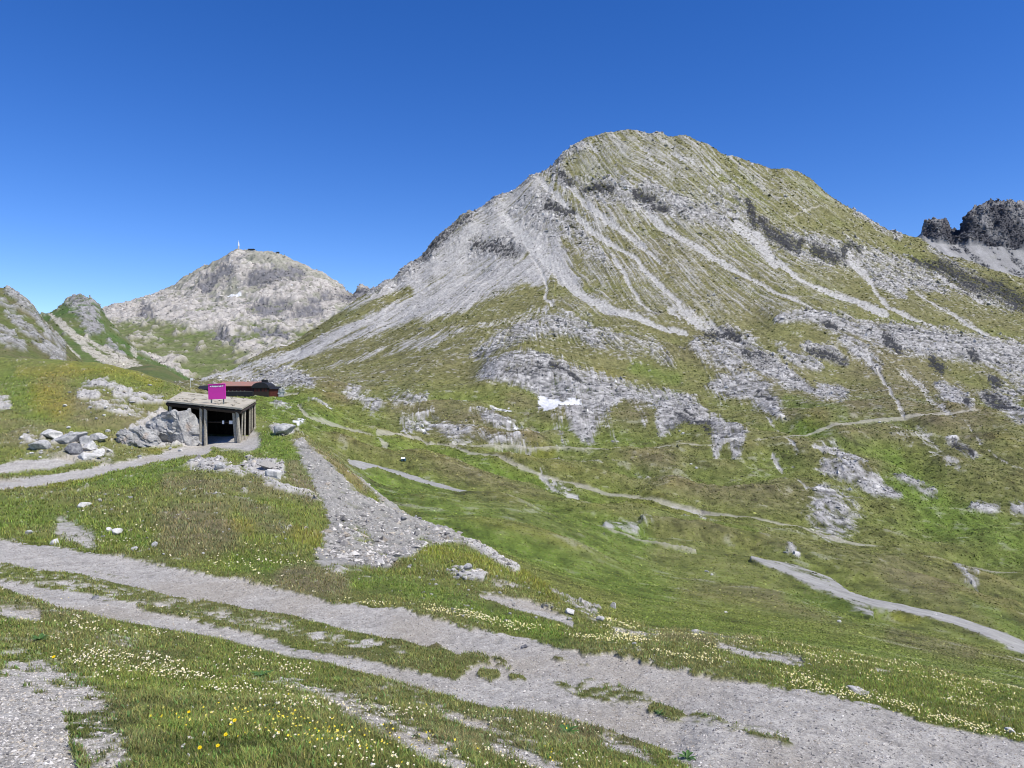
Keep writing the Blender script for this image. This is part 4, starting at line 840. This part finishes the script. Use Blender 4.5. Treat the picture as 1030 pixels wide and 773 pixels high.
for i in range(60):
    px = r_.uniform(20, 205); py = r_.uniform(388, 468) if px > 60 else r_.uniform(440, 470)
    p = spot(px, py); o = bpy.data.objects.new('stone', proto[i % 5]); COL.objects.link(o); q_ = r_.uniform(1.6, 4.5)*p.y/F; o.scale = (q_, q_, q_*.8); o.location = p+Vector((0, 0, q_*.15)); o.rotation_euler = (r_.uniform(-.3, .3), 0, r_.uniform(0, 6))
    tag(o, 'loose grey stone on the rocky hillside left of the shed', 'stone', 'loose stones on the shed hillside')
FAR = [(687,436,3,2),(683.5,434,2,1.6),(700,471,3,2),(695,467,2.4,1.6),(938,492,3,2.6),(885,425,3,2),(711,575,4,2),(716,578,3,2),(844,625,4,3),(790,556,4,2),(730,616,3,2),(430,432,4,3),(425,429,3,3),(420,427,3,2),(428,436,3,2),(497,411,6,2.4),(507,413,4,2)]
for i, (px, py, w, h) in enumerate(FAR):
    p = spot(px, py+h*.4, 30, 700); o = bpy.data.objects.new('stone', proto[i % 5]); COL.objects.link(o); q_ = p.y/F; o.scale = (w*q_, w*q_, h*q_*1.3); o.location = p+Vector((0, 0, h*q_*.25)); o.rotation_euler = (0, 0, i)
    tag(o, 'white block lying far off on the valley floor or mountain foot', 'rock', 'white blocks on the valley floor')

# ------------------------------------------------------------------ mountain restaurant and buildings at the pass
LD = 386.; LM = LD/F
def gable(parent, x0, x1, y0, dep, zb, zw, zr, mw, mr2, over=.5, nm=('wall', 'roof')):
    """long house: ridge along x; front at y0"""
    MB().box(((x0+x1)/2, y0+dep/2, (zb+zw)/2), (x1-x0, dep, zw-zb)).build(nm[0], mw, parent)
    w = MB(); ym = y0+dep/2
    w.prism([(x0-over, y0-over, zw-.1), (x0-over, ym, zr), (x0-over, y0+dep+over, zw-.1), (x0-over, y0+dep+over, zw+.15), (x0-over, ym, zr+.3), (x0-over, y0-over, zw+.15)], (x1-x0+2*over, 0, 0)).build(nm[1], mr2, parent)
    MB().prism([(x0+.02, y0+.05, zw-.05), (x0+.02, y0+dep-.05, zw-.05), (x0+.02, ym, zr-.05)], (x1-x0-.04, 0, 0)).build('gable', mw, parent)
def lx(px): return (px-CX)*LM
def lz(py): return (CY-py)*LM
def windows(parent, xs, y, z, w, h, n_=2):
    for x in xs:
        f = MB().box((x, y-.03, z), (w, .08, h)).build('window', M['redwood'], parent)
        pn = MB()
        for i in range(n_): pn.box((x+(i-(n_-1)/2)*w/n_, y-.09, z), (w/n_-.14, .05, h-.2))
        pn.build('pane', M['glass'], f)
zb = lz(399)
lodge = empty('mountain_restaurant', (lx(242), LD, zb), 'long dark mountain restaurant with a low red roof and two chimneys', 'restaurant')
gable(lodge, lx(222), lx(262), LD, 11, zb, lz(388.6), lz(384.6), M['redwood'], M['redroof'], 1.0)
windows(lodge, [lx(p) for p in (226, 230, 234, 238.5, 243, 247.5, 252, 257)], LD, lz(391.3), 1.5, 1.3)
for px in (233.5, 243.5): MB().box((lx(px), LD+5.5, lz(384)), (.9, .9, 2.2)).build('chimney', M['plaster'], lodge)
MB().box((lx(240), LD-3.2, lz(396.4)), (18, 5.5, 2.4)).build('terrace', M['black'], lodge)
for px in range(230, 251, 4): MB().bar((lx(px), LD-5.6, lz(395.2)), (lx(px), LD-5.6, lz(392.6)), .12).build('terrace_post', M['wood'], lodge)
MB().box((lx(240), LD-5.6, lz(393.6)), (18, .08, .12)).build('railing', M['wood'], lodge)
wing = empty('farm_wing', (lx(212), LD-6, zb), 'low dark red wing with a sloping roof at the left end of the restaurant', 'building')
gable(wing, lx(203.5), lx(220), LD-6, 9, zb, lz(392.0), lz(388.6), M['redwood'], M['black'], .6); windows(wing, [lx(p) for p in (206, 210, 214)], LD-6, lz(394), 1.2, 1)
barn = empty('barn', (lx(264.5), LD-4, zb), 'black barn with a bowed dark roof between restaurant and red annex', 'barn')
MB().box((lx(264.5), LD+1, (zb+lz(390))/2), (lx(272)-lx(257), 10, lz(390)-zb)).build('wall', M['wooddark'], barn)
arc = [(lx(264.5)+math.cos(t)*8.6*LM*1.0, LD-4.6, lz(390.3)+math.sin(t)*5.6*LM) for t in np.linspace(0, math.pi, 9)]
MB().prism(arc, (0, 11.4, 0)).build('roof', M['black'], barn)
windows(barn, [lx(p) for p in (259.5, 263, 267, 270)], LD-4, lz(392.4), 1.2, 1.4, 1)
MB().box((lx(264.5), LD+3, lz(384)), (2.6, 2.6, 1.8)).build('roof_turret', M['black'], barn)
annex = empty('annex', (lx(277), LD-3, zb), 'small red-brown annex at the right end of the buildings', 'building')
gable(annex, lx(272.8), lx(281.5), LD-3, 7, zb, lz(391.6), lz(389.6), M['redwood'], M['black'], .4); windows(annex, [lx(p) for p in (275, 278.5)], LD-3, lz(393), 1.2, 1.1)
sw = MB(); r2 = random.Random(8)
for i in range(26): sw.box((lx(283.5)+r2.uniform(-1, 2.2), LD-3+r2.uniform(0, 2), zb+1.2+r2.uniform(0, 3.4)), (r2.uniform(.6, 1.2), .9, r2.uniform(.4, .8)), Matrix.Rotation(r2.uniform(-.2, .2), 3, 'Z'))
sw.box((lx(283.8), LD-2, zb+1.8), (2.6, 1.4, 3.6)); tag(sw.build('stone_wall', M['stonewhite'], None, loc=(lx(283.5), LD-3, zb)), 'pale dry-stone wall end beside the red-brown annex', 'wall')
fp = empty('flagpole', P3(192, 395, 370), 'tiny white and red flag on a thin pole beyond the shed roof', 'flagpole')
MB().bar(P3(191.6, 396, 370), P3(191.6, 380.2, 370), .12, sides=6).build('pole', M['white'], fp)
fl_ = MB().box(P3(192.8, 381.6, 370), (1.0, .05, 1.1)).build('flag', M['white'], fp); MB().box(P3(192.8, 383.2, 370), (.9, .05, .5)).build('stripe', M['redroof'], fl_)
hp = spot(406, 464.0, 150, 320); hq = hp.y/F*.62
hut = empty('small_hut', hp, 'tiny teal hut with a white roof alone in the valley meadow', 'hut')
MB().box(hp+Vector((0, 0, 2.1*hq)), (6.6*hq, 5*hq, 4.2*hq)).build('wall', M['blue'], hut)
MB().prism([hp+Vector((-3.9*hq, -3*hq, 3.9*hq)), hp+Vector((-3.9*hq, 0, 6.2*hq)), hp+Vector((-3.9*hq, 3*hq, 3.9*hq))], (6*hq, 0, 0)).build('roof', M['white'], hut)
MB().box(hp+Vector((.6*hq, -2.6*hq, 1.3*hq)), (2.2*hq, .3*hq, 2.4*hq)).build('door', M['black'], hut)

# summit station on the far mountain
def zsheet(S, x, y):
    ss, uu, Z = S[:3]; r = np.clip(np.interp(math.log(y), ss, np.arange(len(ss))), 0, len(ss)-1.01); c = np.clip(np.interp(x/y, uu, np.arange(len(uu))), 0, len(uu)-1.01); return float(Z[int(r), int(c)])
def crest(px):
    uu = (px-CX)/F; best = max(((zsheet(W, uu*d, d)/d), d) for d in np.linspace(2850, 3150, 60)); d = best[1]; return Vector((uu*d, d, zsheet(W, uu*d, d)))
c_ = crest(253); k3 = c_.y/F
ss_ = empty('summit_station', c_, 'long low dark station building on the far summit', 'building')
MB().box(c_+Vector((-1*k3, 0, .3*k3)), (9*k3, 14, 1.4*k3)).build('wall', M['plaster'], ss_); MB().box(c_+Vector((0, 0, 1.7*k3)), (6*k3, 16, 1.5*k3)).build('roof', M['black'], ss_)
MB().box(c_+Vector((0, -8.1, 1.0*k3)), (5*k3, .4, .5*k3)).build('window', M['glass'], ss_)
c_ = crest(240); tw_ = empty('radio_tower', c_, 'white antenna tower on the left end of the far summit', 'tower')
MB().bar(c_, c_+Vector((0, 0, 3*k3)), 1.4*k3, sides=8).build('base', M['plaster'], tw_); MB().bar(c_+Vector((0, 0, 3*k3)), c_+Vector((0, 0, 6.4*k3)), 1.6*k3, sides=10, w2=.9*k3).build('radome', M['white'], tw_); MB().bar(c_+Vector((0, 0, 6*k3)), c_+Vector((0, 0, 8.2*k3)), .35*k3, sides=6).build('mast', M['white'], tw_)
c_ = crest(279.5); lh = empty('lift_hut', c_, 'small black lift hut with a pale side on the far summit, right of the station', 'hut')
MB().box(c_+Vector((0, 0, .8*k3)), (2.6*k3, 8, 1.8*k3)).build('wall', M['black'], lh); MB().box(c_+Vector((-3*k3, 0, .5*k3)), (2.6*k3, 8, 1.2*k3)).build('platform', M['plaster'], lh)
p = spot(912, 243, 1100, 1400); boulder(912, 237.5, 3, 3, 'lone dark rock standing on the right-hand ridge line', M['stonedark'], 900, dmax=1400, name='rock', cat='rock') if False else None

# ------------------------------------------------------------------ grass, gravel, flowers
def base_idx(px_, s_):
    r = np.clip(np.searchsorted(s, s_), 0, NR-1); c = np.clip(np.searchsorted(pxc, px_), 0, len(pxc)-1); return r, c
colg = col.reshape(NR, len(u), 3)
def sample(N, d0, d1, seed, p0=-30, p1=1060):
    r = np.random.default_rng(seed); px_ = r.uniform(p0, p1, N); s_ = r.uniform(math.log(d0), math.log(d1), N); ri, ci = base_idx(px_, s_)
    d = np.exp(s_); x = (px_-CX)/F*d; py_ = PYG[ri, ci]
    ok = (T[ri, ci] < .2) & (d < np.where(px_ < 256, 1e9, interp_line(EDGE, px_)[1]*1.25))
    return [a[ok] for a in (px_, py_, x, d, s_, ri, ci)], r
def masks(px_, py_, x, d): return near_masks(px_.astype(f32), py_.astype(f32), x, d, zat(x, d))
def blades(name, N, d0, d1, seed, h0, h1, wmin, label, k_h=0., tint=1., cat='grass'):
    (px_, py_, x, d, s_, ri, ci), r = sample(N, d0, d1, seed)
    g_, sc_, rk_, st_, nA, nB, *_ = masks(px_, py_, x, d)
    bare = np.maximum.reduce([g_*1.0, sc_, rk_, st_*.8]); keep = r.random(len(x)) > bare*1.6-.02
    keep &= r.random(len(x)) < np.clip(.9+nB*.5, .55, 1); keep &= ~((x > shed_box[0]) & (x < shed_box[1]) & (d > shed_box[2]) & (d < shed_box[3]))
    x, d, ri, ci, nB = x[keep], d[keep], ri[keep], ci[keep], nB[keep]; n = len(x); z = zat(x, d)
    c = colg[ri, ci]; gq = np.clip((c[:, 2]/c[:, 1]-.42)*4, 0, 1); c = mix(c, full(C(.13,.15,.035), n), gq); c = c*tint*np.exp(r.normal(.55, .30, (n, 1))); c[:, 0] *= r.uniform(.75, 1.25, n); dry = r.random(n) < .12; c[dry] = C(.26,.22,.10)*r.uniform(.6, 1.2, (dry.sum(), 1))
    hgt = r.uniform(h0, h1, n)*(1+.5*nB)*(1+k_h*d); wd2 = np.maximum(wmin, d*.0008)*r.uniform(.7, 1.3, n); an = r.uniform(0, math.tau, n); bend = hgt*r.uniform(.3, 1.5, n)
    bx, by = np.cos(an), np.sin(an); sx, sy = np.cos(an+1.57)*wd2*.5, np.sin(an+1.57)*wd2*.5
    V = np.empty((n, 5, 3))
    V[:, 0] = np.stack([x-sx, d-sy, z-.01], 1); V[:, 1] = np.stack([x+sx, d+sy, z-.01], 1)
    V[:, 2] = np.stack([x-sx*.8+bx*bend*.35, d-sy*.8+by*bend*.35, z+hgt*.6], 1); V[:, 3] = np.stack([x+sx*.8+bx*bend*.35, d+sy*.8+by*bend*.35, z+hgt*.6], 1)
    V[:, 4] = np.stack([x+bx*bend, d+by*bend, z+hgt], 1)
    b0 = (np.arange(n)*5)[:, None]; Ft = np.concatenate([b0+np.array([[0, 1, 3]]), b0+np.array([[0, 3, 2]]), b0+np.array([[2, 3, 4]])])
    o = np_mesh(name, V.reshape(-1, 3), Ft, np.clip(np.repeat(c, 5, 0), .01, .6), (M['leaf'],)); tag(o, label, cat, kind='stuff'); return o
shed_box = (min(FLc.x, BLc.x)-.2, max(FRc.x, BRc.x)+.1, 45.8, 56)
blades('grass', 640000, 2.3, 15, 11, .010, .036, .003, 'short alpine grass on the near verge and bank')
blades('herbs', 60000, 2.3, 10, 13, .010, .028, .009, 'small broad-leaved herbs among the grass of the near verge', tint=np.array([.62, .95, .8]), cat='herbs')
blades('grass', 260000, 13, 62, 12, .035, .085, .006, 'short alpine grass on the knoll and hillside', .004)

OCT = np.array([(1,0,0),(-1,0,0),(0,1,0),(0,-1,0),(0,0,1),(0,0,-1)], float); OF = np.array([(0,2,4),(2,1,4),(1,3,4),(3,0,4),(2,0,5),(1,2,5),(3,1,5),(0,3,5)])
def pebbles(name, N, d0, d1, seed, r0, r1, pick, label, cols, rmin=.0007, p0=-30, p1=1060):
    (px_, py_, x, d, s_, ri, ci), r = sample(N, d0, d1, seed, p0, p1); mk = masks(px_, py_, x, d); keep = r.random(len(x)) < pick(mk, px_, py_)
    keep &= ~((x > shed_box[0]) & (x < shed_box[1]) & (d > shed_box[2]+.6) & (d < shed_box[3]))
    x, d = x[keep], d[keep]; n = len(x); z = zat(x, d)
    rad = np.maximum(r0*np.exp(r.exponential(.45, n)).clip(1, r1/r0), d*rmin*r.uniform(.6, 1.2, n))
    V = OCT[None]*(r.uniform(.55, 1.25, (n, 6, 1)))+r.normal(0, .22, (n, 6, 3)); V *= rad[:, None, None]*np.stack([np.ones(n), np.ones(n)*.9, r.uniform(.4, .8, n)], 1)[:, None]
    a = r.uniform(0, 6.28, n); ca, sa = np.cos(a)[:, None], np.sin(a)[:, None]; X_ = V[..., 0]*ca-V[..., 1]*sa; Y_ = V[..., 0]*sa+V[..., 1]*ca
    V = np.stack([X_+x[:, None], Y_+d[:, None], V[..., 2]+(z+rad*.15)[:, None]], -1)
    ft = (np.arange(n)*6)[:, None, None]+OF[None]; cc = np.array(cols, f32)[r.integers(0, len(cols), n)]*r.uniform(.6, 1.25, (n, 1))
    o = np_mesh(name, V.reshape(-1, 3), ft.reshape(-1, 3), np.clip(np.repeat(cc, 6, 0), .03, .75), (M['gravel'],), smooth=False); tag(o, label, 'gravel', kind='stuff'); return o
GC = [(.43,.405,.37), (.39,.365,.33), (.49,.46,.42), (.32,.305,.28), (.42,.37,.30), (.55,.52,.48), (.21,.20,.19)]
pebbles('gravel', 230000, 2.4, 16, 21, .0035, .014, lambda m, a, b: m[0]*.95, 'loose grey gravel on the twin-rutted track', GC)
pebbles('stones_in_turf', 60000, 2.4, 48, 22, .006, .022, lambda m, a, b: np.clip(m[3]*.8+.035, 0, 1)*(1-m[0]), 'small stones strewn through the turf', GC[:3]+[(.55,.54,.50)])
pebbles('scree', 120000, 14, 56, 23, .018, .12, lambda m, a, b: np.clip(m[1]*.8+m[2]*.35, 0, .9)*(1-m[0]), 'grey rubble filling the gully and bare patches', GC)

fmap, cmap_, ymap = Map(), Map(), Map()
for p, w, v_ in [([(75,650),(120,662),(160,680),(210,700)], 20, .8), ([(150,628),(230,665),(300,690)], 16, .5), ([(200,690),(300,720),(400,745)], 26, .35), ([(95,662),(125,666)], 8, 1), ([(20,610),(60,640)], 20, .2), ([(360,760),(600,760)], 30, .2), ([(200,560),(330,585)], 18, .25), ([(100,530),(200,560)], 20, .2), ([(300,480),(330,500)], 20, .1)]: fmap.stroke(p, w, v_)
cmap_.stroke([(210,566),(247,568),(272,591)], 2, .35); cmap_.stroke([(272,591),(327,600),(400,611.5),(424,614),(480,624),(521,633),(580,641),(630,648.5),(669,658),(746,677),(805,692),(847,703),(902,716),(952,731),(1030,748),(1100,775)], [2,3,4,4,5,5,6,6,7,7,7,6,6,6,6,6], 1.0, .6)
cmap_.poly([(640,640),(730,640),(830,657),(930,676),(1060,702),(1060,750),(956,732),(879,708),(800,686),(700,660)], .17, 5); cmap_.stroke([(690,660),(760,678)], 9, .4); cmap_.stroke([(600,628),(640,640)], 6, .3)
ymap.stroke([(280,745),(420,765)], 16, .5); ymap.stroke([(180,740),(330,755)], 26, .13); ymap.stroke([(460,755),(560,770)], 10, .3); ymap.stroke([(60,605),(75,608)], 4, .8); ymap.stroke([(400,720),(560,745)], 8, .12)
def flowers(name, N, mp, seed, rad, colr, hgt, label, rmin, d0=2.4, d1=16):
    (px_, py_, x, d, s_, ri, ci), r = sample(N, d0, d1, seed); g_ = masks(px_, py_, x, d)[0]; nz = fbm(x, d, d*0, .5, 2, off=seed)
    keep = (r.random(len(x)) < mp.at(px_, py_)*np.clip(.35+nz*1.3, .02, 1.3)) & (r.random(len(x)) > g_*.85); x, d = x[keep], d[keep]; n = len(x); z = zat(x, d)+r.uniform(hgt*.5, hgt, n)
    R_ = np.maximum(rad*r.uniform(.7, 1.3, n), d*rmin); K = 10; an = np.linspace(0, math.tau, K, endpoint=False)[None]+r.uniform(0, 6, (n, 1)); rr2 = R_[:, None]*np.where(np.arange(K) % 2, 1., .55)[None]
    tx, ty = r.normal(.0, .3, n), r.normal(-.35, .3, n)
    lx_, ly_ = np.cos(an)*rr2, np.sin(an)*rr2; V = np.empty((n, K+1, 3)); V[:, 0] = np.stack([x, d, z-R_*.15], 1)
    V[:, 1:] = np.stack([x[:, None]+lx_, d[:, None]+ly_, z[:, None]-lx_*tx[:, None]-ly_*ty[:, None]], -1)
    b0 = (np.arange(n)*(K+1))[:, None, None]; t = np.array([(0, 1+i, 1+(i+1) % K) for i in range(K)])[None]
    cc = np.repeat((np.array(colr, f32)[r.integers(0, len(colr), n)]*r.uniform(.85, 1.1, (n, 1)))[:, None], K+1, 1); cc[:, 0] = (.65, .45, .03)
    o = np_mesh(name, V.reshape(-1, 3), (b0+t).reshape(-1, 3), np.clip(cc.reshape(-1, 3), .02, .85), (M['petal'],), smooth=False); tag(o, label, 'flowers', kind='stuff')
flowers('white_flowers', 52000, fmap, 31, .0065, [(.75,.73,.66), (.78,.76,.72), (.70,.66,.50)], .05, 'small white flowers in the grass of the near verge', .00125, 2.6, 20)
flowers('cream_flowers', 90000, cmap_, 32, .0075, [(.72,.71,.46), (.74,.73,.60), (.68,.67,.36)], .05, 'cream-yellow flowers edging the track and covering the right bank', .00105, 5, 16)
flowers('yellow_flowers', 30000, ymap, 33, .006, [(.75,.62,.04), (.72,.68,.20)], .06, 'small yellow flowers in the lower verge', .0009)

YF = [(201,751,'left one of the two bright yellow flowers side by side at the bottom edge'), (219,749,'right one of the two bright yellow flowers side by side at the bottom edge'), (227,737,'bright yellow flower just above the side-by-side pair'),
      (236,722,'bright yellow flower highest of those above the bottom edge pair'), (190,713,'bright yellow flower left of and above the others near the bottom'), (54,654,'solitary yellow flower in the grass near the left edge')]
for i, (px, py, lb) in enumerate(YF):
    p = spot(px, py+14, 2.2, 8); r2 = random.Random(i); q_ = p.y/F; h_ = .055; top = p+Vector((0, 0, h_)); e = empty('yellow_flower', p, lb, 'flower', 'yellow flowers at the bottom left')
    MB().bar(p-Vector((0, 0, .02)), top, .003, sides=5).build('stem', mat('stem_green', (.08,.13,.03)) if i == 0 else bpy.data.materials['stem_green'], e)
    pt = MB(); R0 = 2.5*q_*(.9 if i < 4 else .75); tl = Matrix.Rotation(.5+.2*r2.random(), 3, 'X')
    for ly in range(2):
        for k in range(13):
            a = math.tau*(k+.5*ly)/13; R1 = R0*(1-.3*ly)*r2.uniform(.9, 1.08); dr = Vector((math.cos(a), math.sin(a), .12+.25*ly)); sd = Vector((-math.sin(a), math.cos(a), 0))
            n0 = len(pt.v)
            for q in (dr*R1*.15, dr*R1*.7-sd*R1*.17, dr*R1, dr*R1*.7+sd*R1*.17): pt.v.append(top+tl@q)
            pt.f.append((n0, n0+1, n0+2, n0+3))
    pt.build('petals', mat('yellow_petal', (.78,.58,.01), rough=.5) if i == 0 else bpy.data.materials['yellow_petal'], e)
    MB().bar(top, top+tl@Vector((0, 0, R0*.3)), R0*.5, sides=8).build('centre', mat('flower_centre', (.62,.38,.01)) if i == 0 else bpy.data.materials['flower_centre'], e)
pebbles('rubble', 16000, 30, 56, 24, .05, .34, lambda m, a, b: np.clip(m[2]*.75, 0, .9)*(1-m[0]), 'broken angular rock lying on the rocky bank and knoll', GC)
# broken rock and low tussocks over the far slopes
def far_scatter(name, N, which, seed, p0, p1, cols, label, kind, sq, dmin=24, own=.7):
    r = np.random.default_rng(seed); ok_r = np.where((D > dmin) & (D < 1300))[0]; ok_c = np.where((pxc > -40) & (pxc < 1070))[0]
    ri = r.choice(ok_r, N); ci = r.choice(ok_c, N); fi = ri*len(u)+ci; wgt = aux[fi, which]*(T[ri, ci] > .9)
    keep = r.random(N) < wgt; ri, ci, fi = ri[keep], ci[keep], fi[keep]; n = len(ri)
    ds = np.exp(s[ri]+r.uniform(-.5, .5, n)*(s[np.minimum(ri+1, NR-1)]-s[ri])); x = (pxc[ci]+r.uniform(-.5, .5, n)-CX)/F*ds; z = zat(x, ds)
    rad = ds/F*np.clip(p0*np.exp(r.exponential(.38, n)), 0, p1)
    V = OCT[None]*r.uniform(.5, 1.3, (n, 6, 1))+r.normal(0, .25, (n, 6, 3)); V *= rad[:, None, None]*np.array([1, 1, sq])
    V = V+np.stack([x, ds, z+rad*.05], 1)[:, None]
    c = col[fi]*own+np.array(cols, f32)[r.integers(0, len(cols), n)]*(1-own); c = c*np.exp(r.normal(0, .30, (n, 1)))
    ft = (np.arange(n)*6)[:, None, None]+OF[None]
    o = np_mesh(name, V.reshape(-1, 3), ft.reshape(-1, 3), np.clip(np.repeat(c, 6, 0), .02, .7), (M['gravel'],), smooth=False); tag(o, label, kind, kind='stuff')
far_scatter('broken_rock', 330000, 0, 51, .55, 2.4, [(.30,.29,.275), (.38,.37,.35), (.20,.195,.19), (.08,.08,.08)], 'broken grey rock covering the ledges of the mountain', 'rocks', .9, own=.65)
far_scatter('tussocks', 520000, 1, 52, .5, 1.5, [(.14,.16,.035), (.10,.13,.025), (.18,.155,.07), (.20,.19,.06)], 'low tussocks and herbs of the valley and slopes', 'plants', .75, own=.65)
far_scatter('scree_stones', 90000, 2, 53, .4, 1.1, [(.38,.36,.33), (.30,.285,.26)], 'loose stones on the scree runs', 'stones', .7, own=.7)
def sheet_scatter(name, S, N, seed, p0, p1, label, sq=.9, xr=(-40, 1070), lum=1.):
    ss, uu, Z, cc, pc = S; r = np.random.default_rng(seed); cs = np.where((pc > xr[0]) & (pc < xr[1]))[0]
    ri = r.integers(int(len(ss)*.05), int(len(ss)*.93), N); ci = r.choice(cs, N); g0 = cc[ri*len(uu)+ci]; grey = np.clip(1-(g0[:, 1]-g0[:, 2])/g0[:, 1]*1.6, .12, 1)
    k = (r.random(N) < grey) & (g0.mean(1) < lum); ri, ci, g0 = ri[k], ci[k], g0[k]; n = len(ri); ds = np.exp(ss[ri]); x = uu[ci]*ds; z = Z[ri, ci]; rad = ds/F*np.clip(p0*np.exp(r.exponential(.4, n)), 0, p1)
    V = OCT[None]*r.uniform(.5, 1.3, (n, 6, 1))+r.normal(0, .25, (n, 6, 3)); V = V*rad[:, None, None]*np.array([1, 1, sq])+np.stack([x, ds, z], 1)[:, None]
    ft = (np.arange(n)*6)[:, None, None]+OF[None]; c = g0*np.exp(r.normal(-.02, .28, (n, 1)))
    o = np_mesh(name, V.reshape(-1, 3), ft.reshape(-1, 3), np.clip(np.repeat(c, 6, 0), .02, .7), (M['gravel'],), smooth=False); tag(o, label, 'rocks', kind='stuff')
sheet_scatter('broken_rock', W, 45000, 61, .4, 1.3, 'broken pale rock on the distant summit mountain')
sheet_scatter('broken_rock', CR, 40000, 62, .5, 1.8, 'broken dark rock on the crag at the right', xr=(900, 1070), lum=.21)
sheet_scatter('broken_rock', LR, 30000, 63, .45, 1.3, 'broken rock on the steep ridge at the far left')
sheet_scatter('broken_rock', SP, 26000, 64, .45, 1.3, 'broken rock on the green pointed peak')
PL = [(570,738,26,'broad-leaved green plant at the edge of the lower gravel, under the wheel track'), (691,764,24,'star-shaped leafy plant at the bottom edge right of centre'), (264,681,26,'dark leafy clump in the middle of the near verge'), (39,645,22,'leafy clump in the verge near the left edge'), (664,719,15,'grass-like tuft growing in the middle of the track'), (508,716,14,'small leafy sprout at the lower edge of the track')]
gl_ = mat('plant_green', (.06,.125,.025), rough=.5, n_scale=30, n_amt=.3, spec=.4)
for i, (px, py, w, lb) in enumerate(PL):
    p = spot(px, py, 2.4, 12); q_ = p.y/F*w*.5; r2 = random.Random(40+i); e = empty('leafy_plant', p, lb, 'plant', 'leafy plants by the track'); n_ = 16 if i < 4 else 22
    for k in range(n_):
        lf = MB(); a = math.tau*k/n_+r2.uniform(-.3, .3); L_ = q_*r2.uniform(.6, 1.15); wl = L_*(.30 if i < 4 else .10); el = r2.uniform(.3, 1.1); dr = Vector((math.cos(a), math.sin(a), 0)); sd = Vector((-math.sin(a), math.cos(a), 0)); pv_ = [(0, .15), (.3, .8), (.6, 1), (.85, .6), (1, .05)]
        for t, ww in pv_:
            c0 = p+dr*L_*t*math.cos(el*(.6))+Vector((0, 0, L_*(t*math.sin(el)-.55*t*t*math.sin(el))+.004)); n0 = len(lf.v)
            lf.v += [c0-sd*wl*ww*.5+Vector((0, 0, wl*ww*.15)), c0, c0+sd*wl*ww*.5+Vector((0, 0, wl*ww*.15))]
        for t in range(4):
            b0 = t*3; lf.f += [(b0, b0+1, b0+4, b0+3), (b0+1, b0+2, b0+5, b0+4)]
        lf.build('leaf', gl_, e)
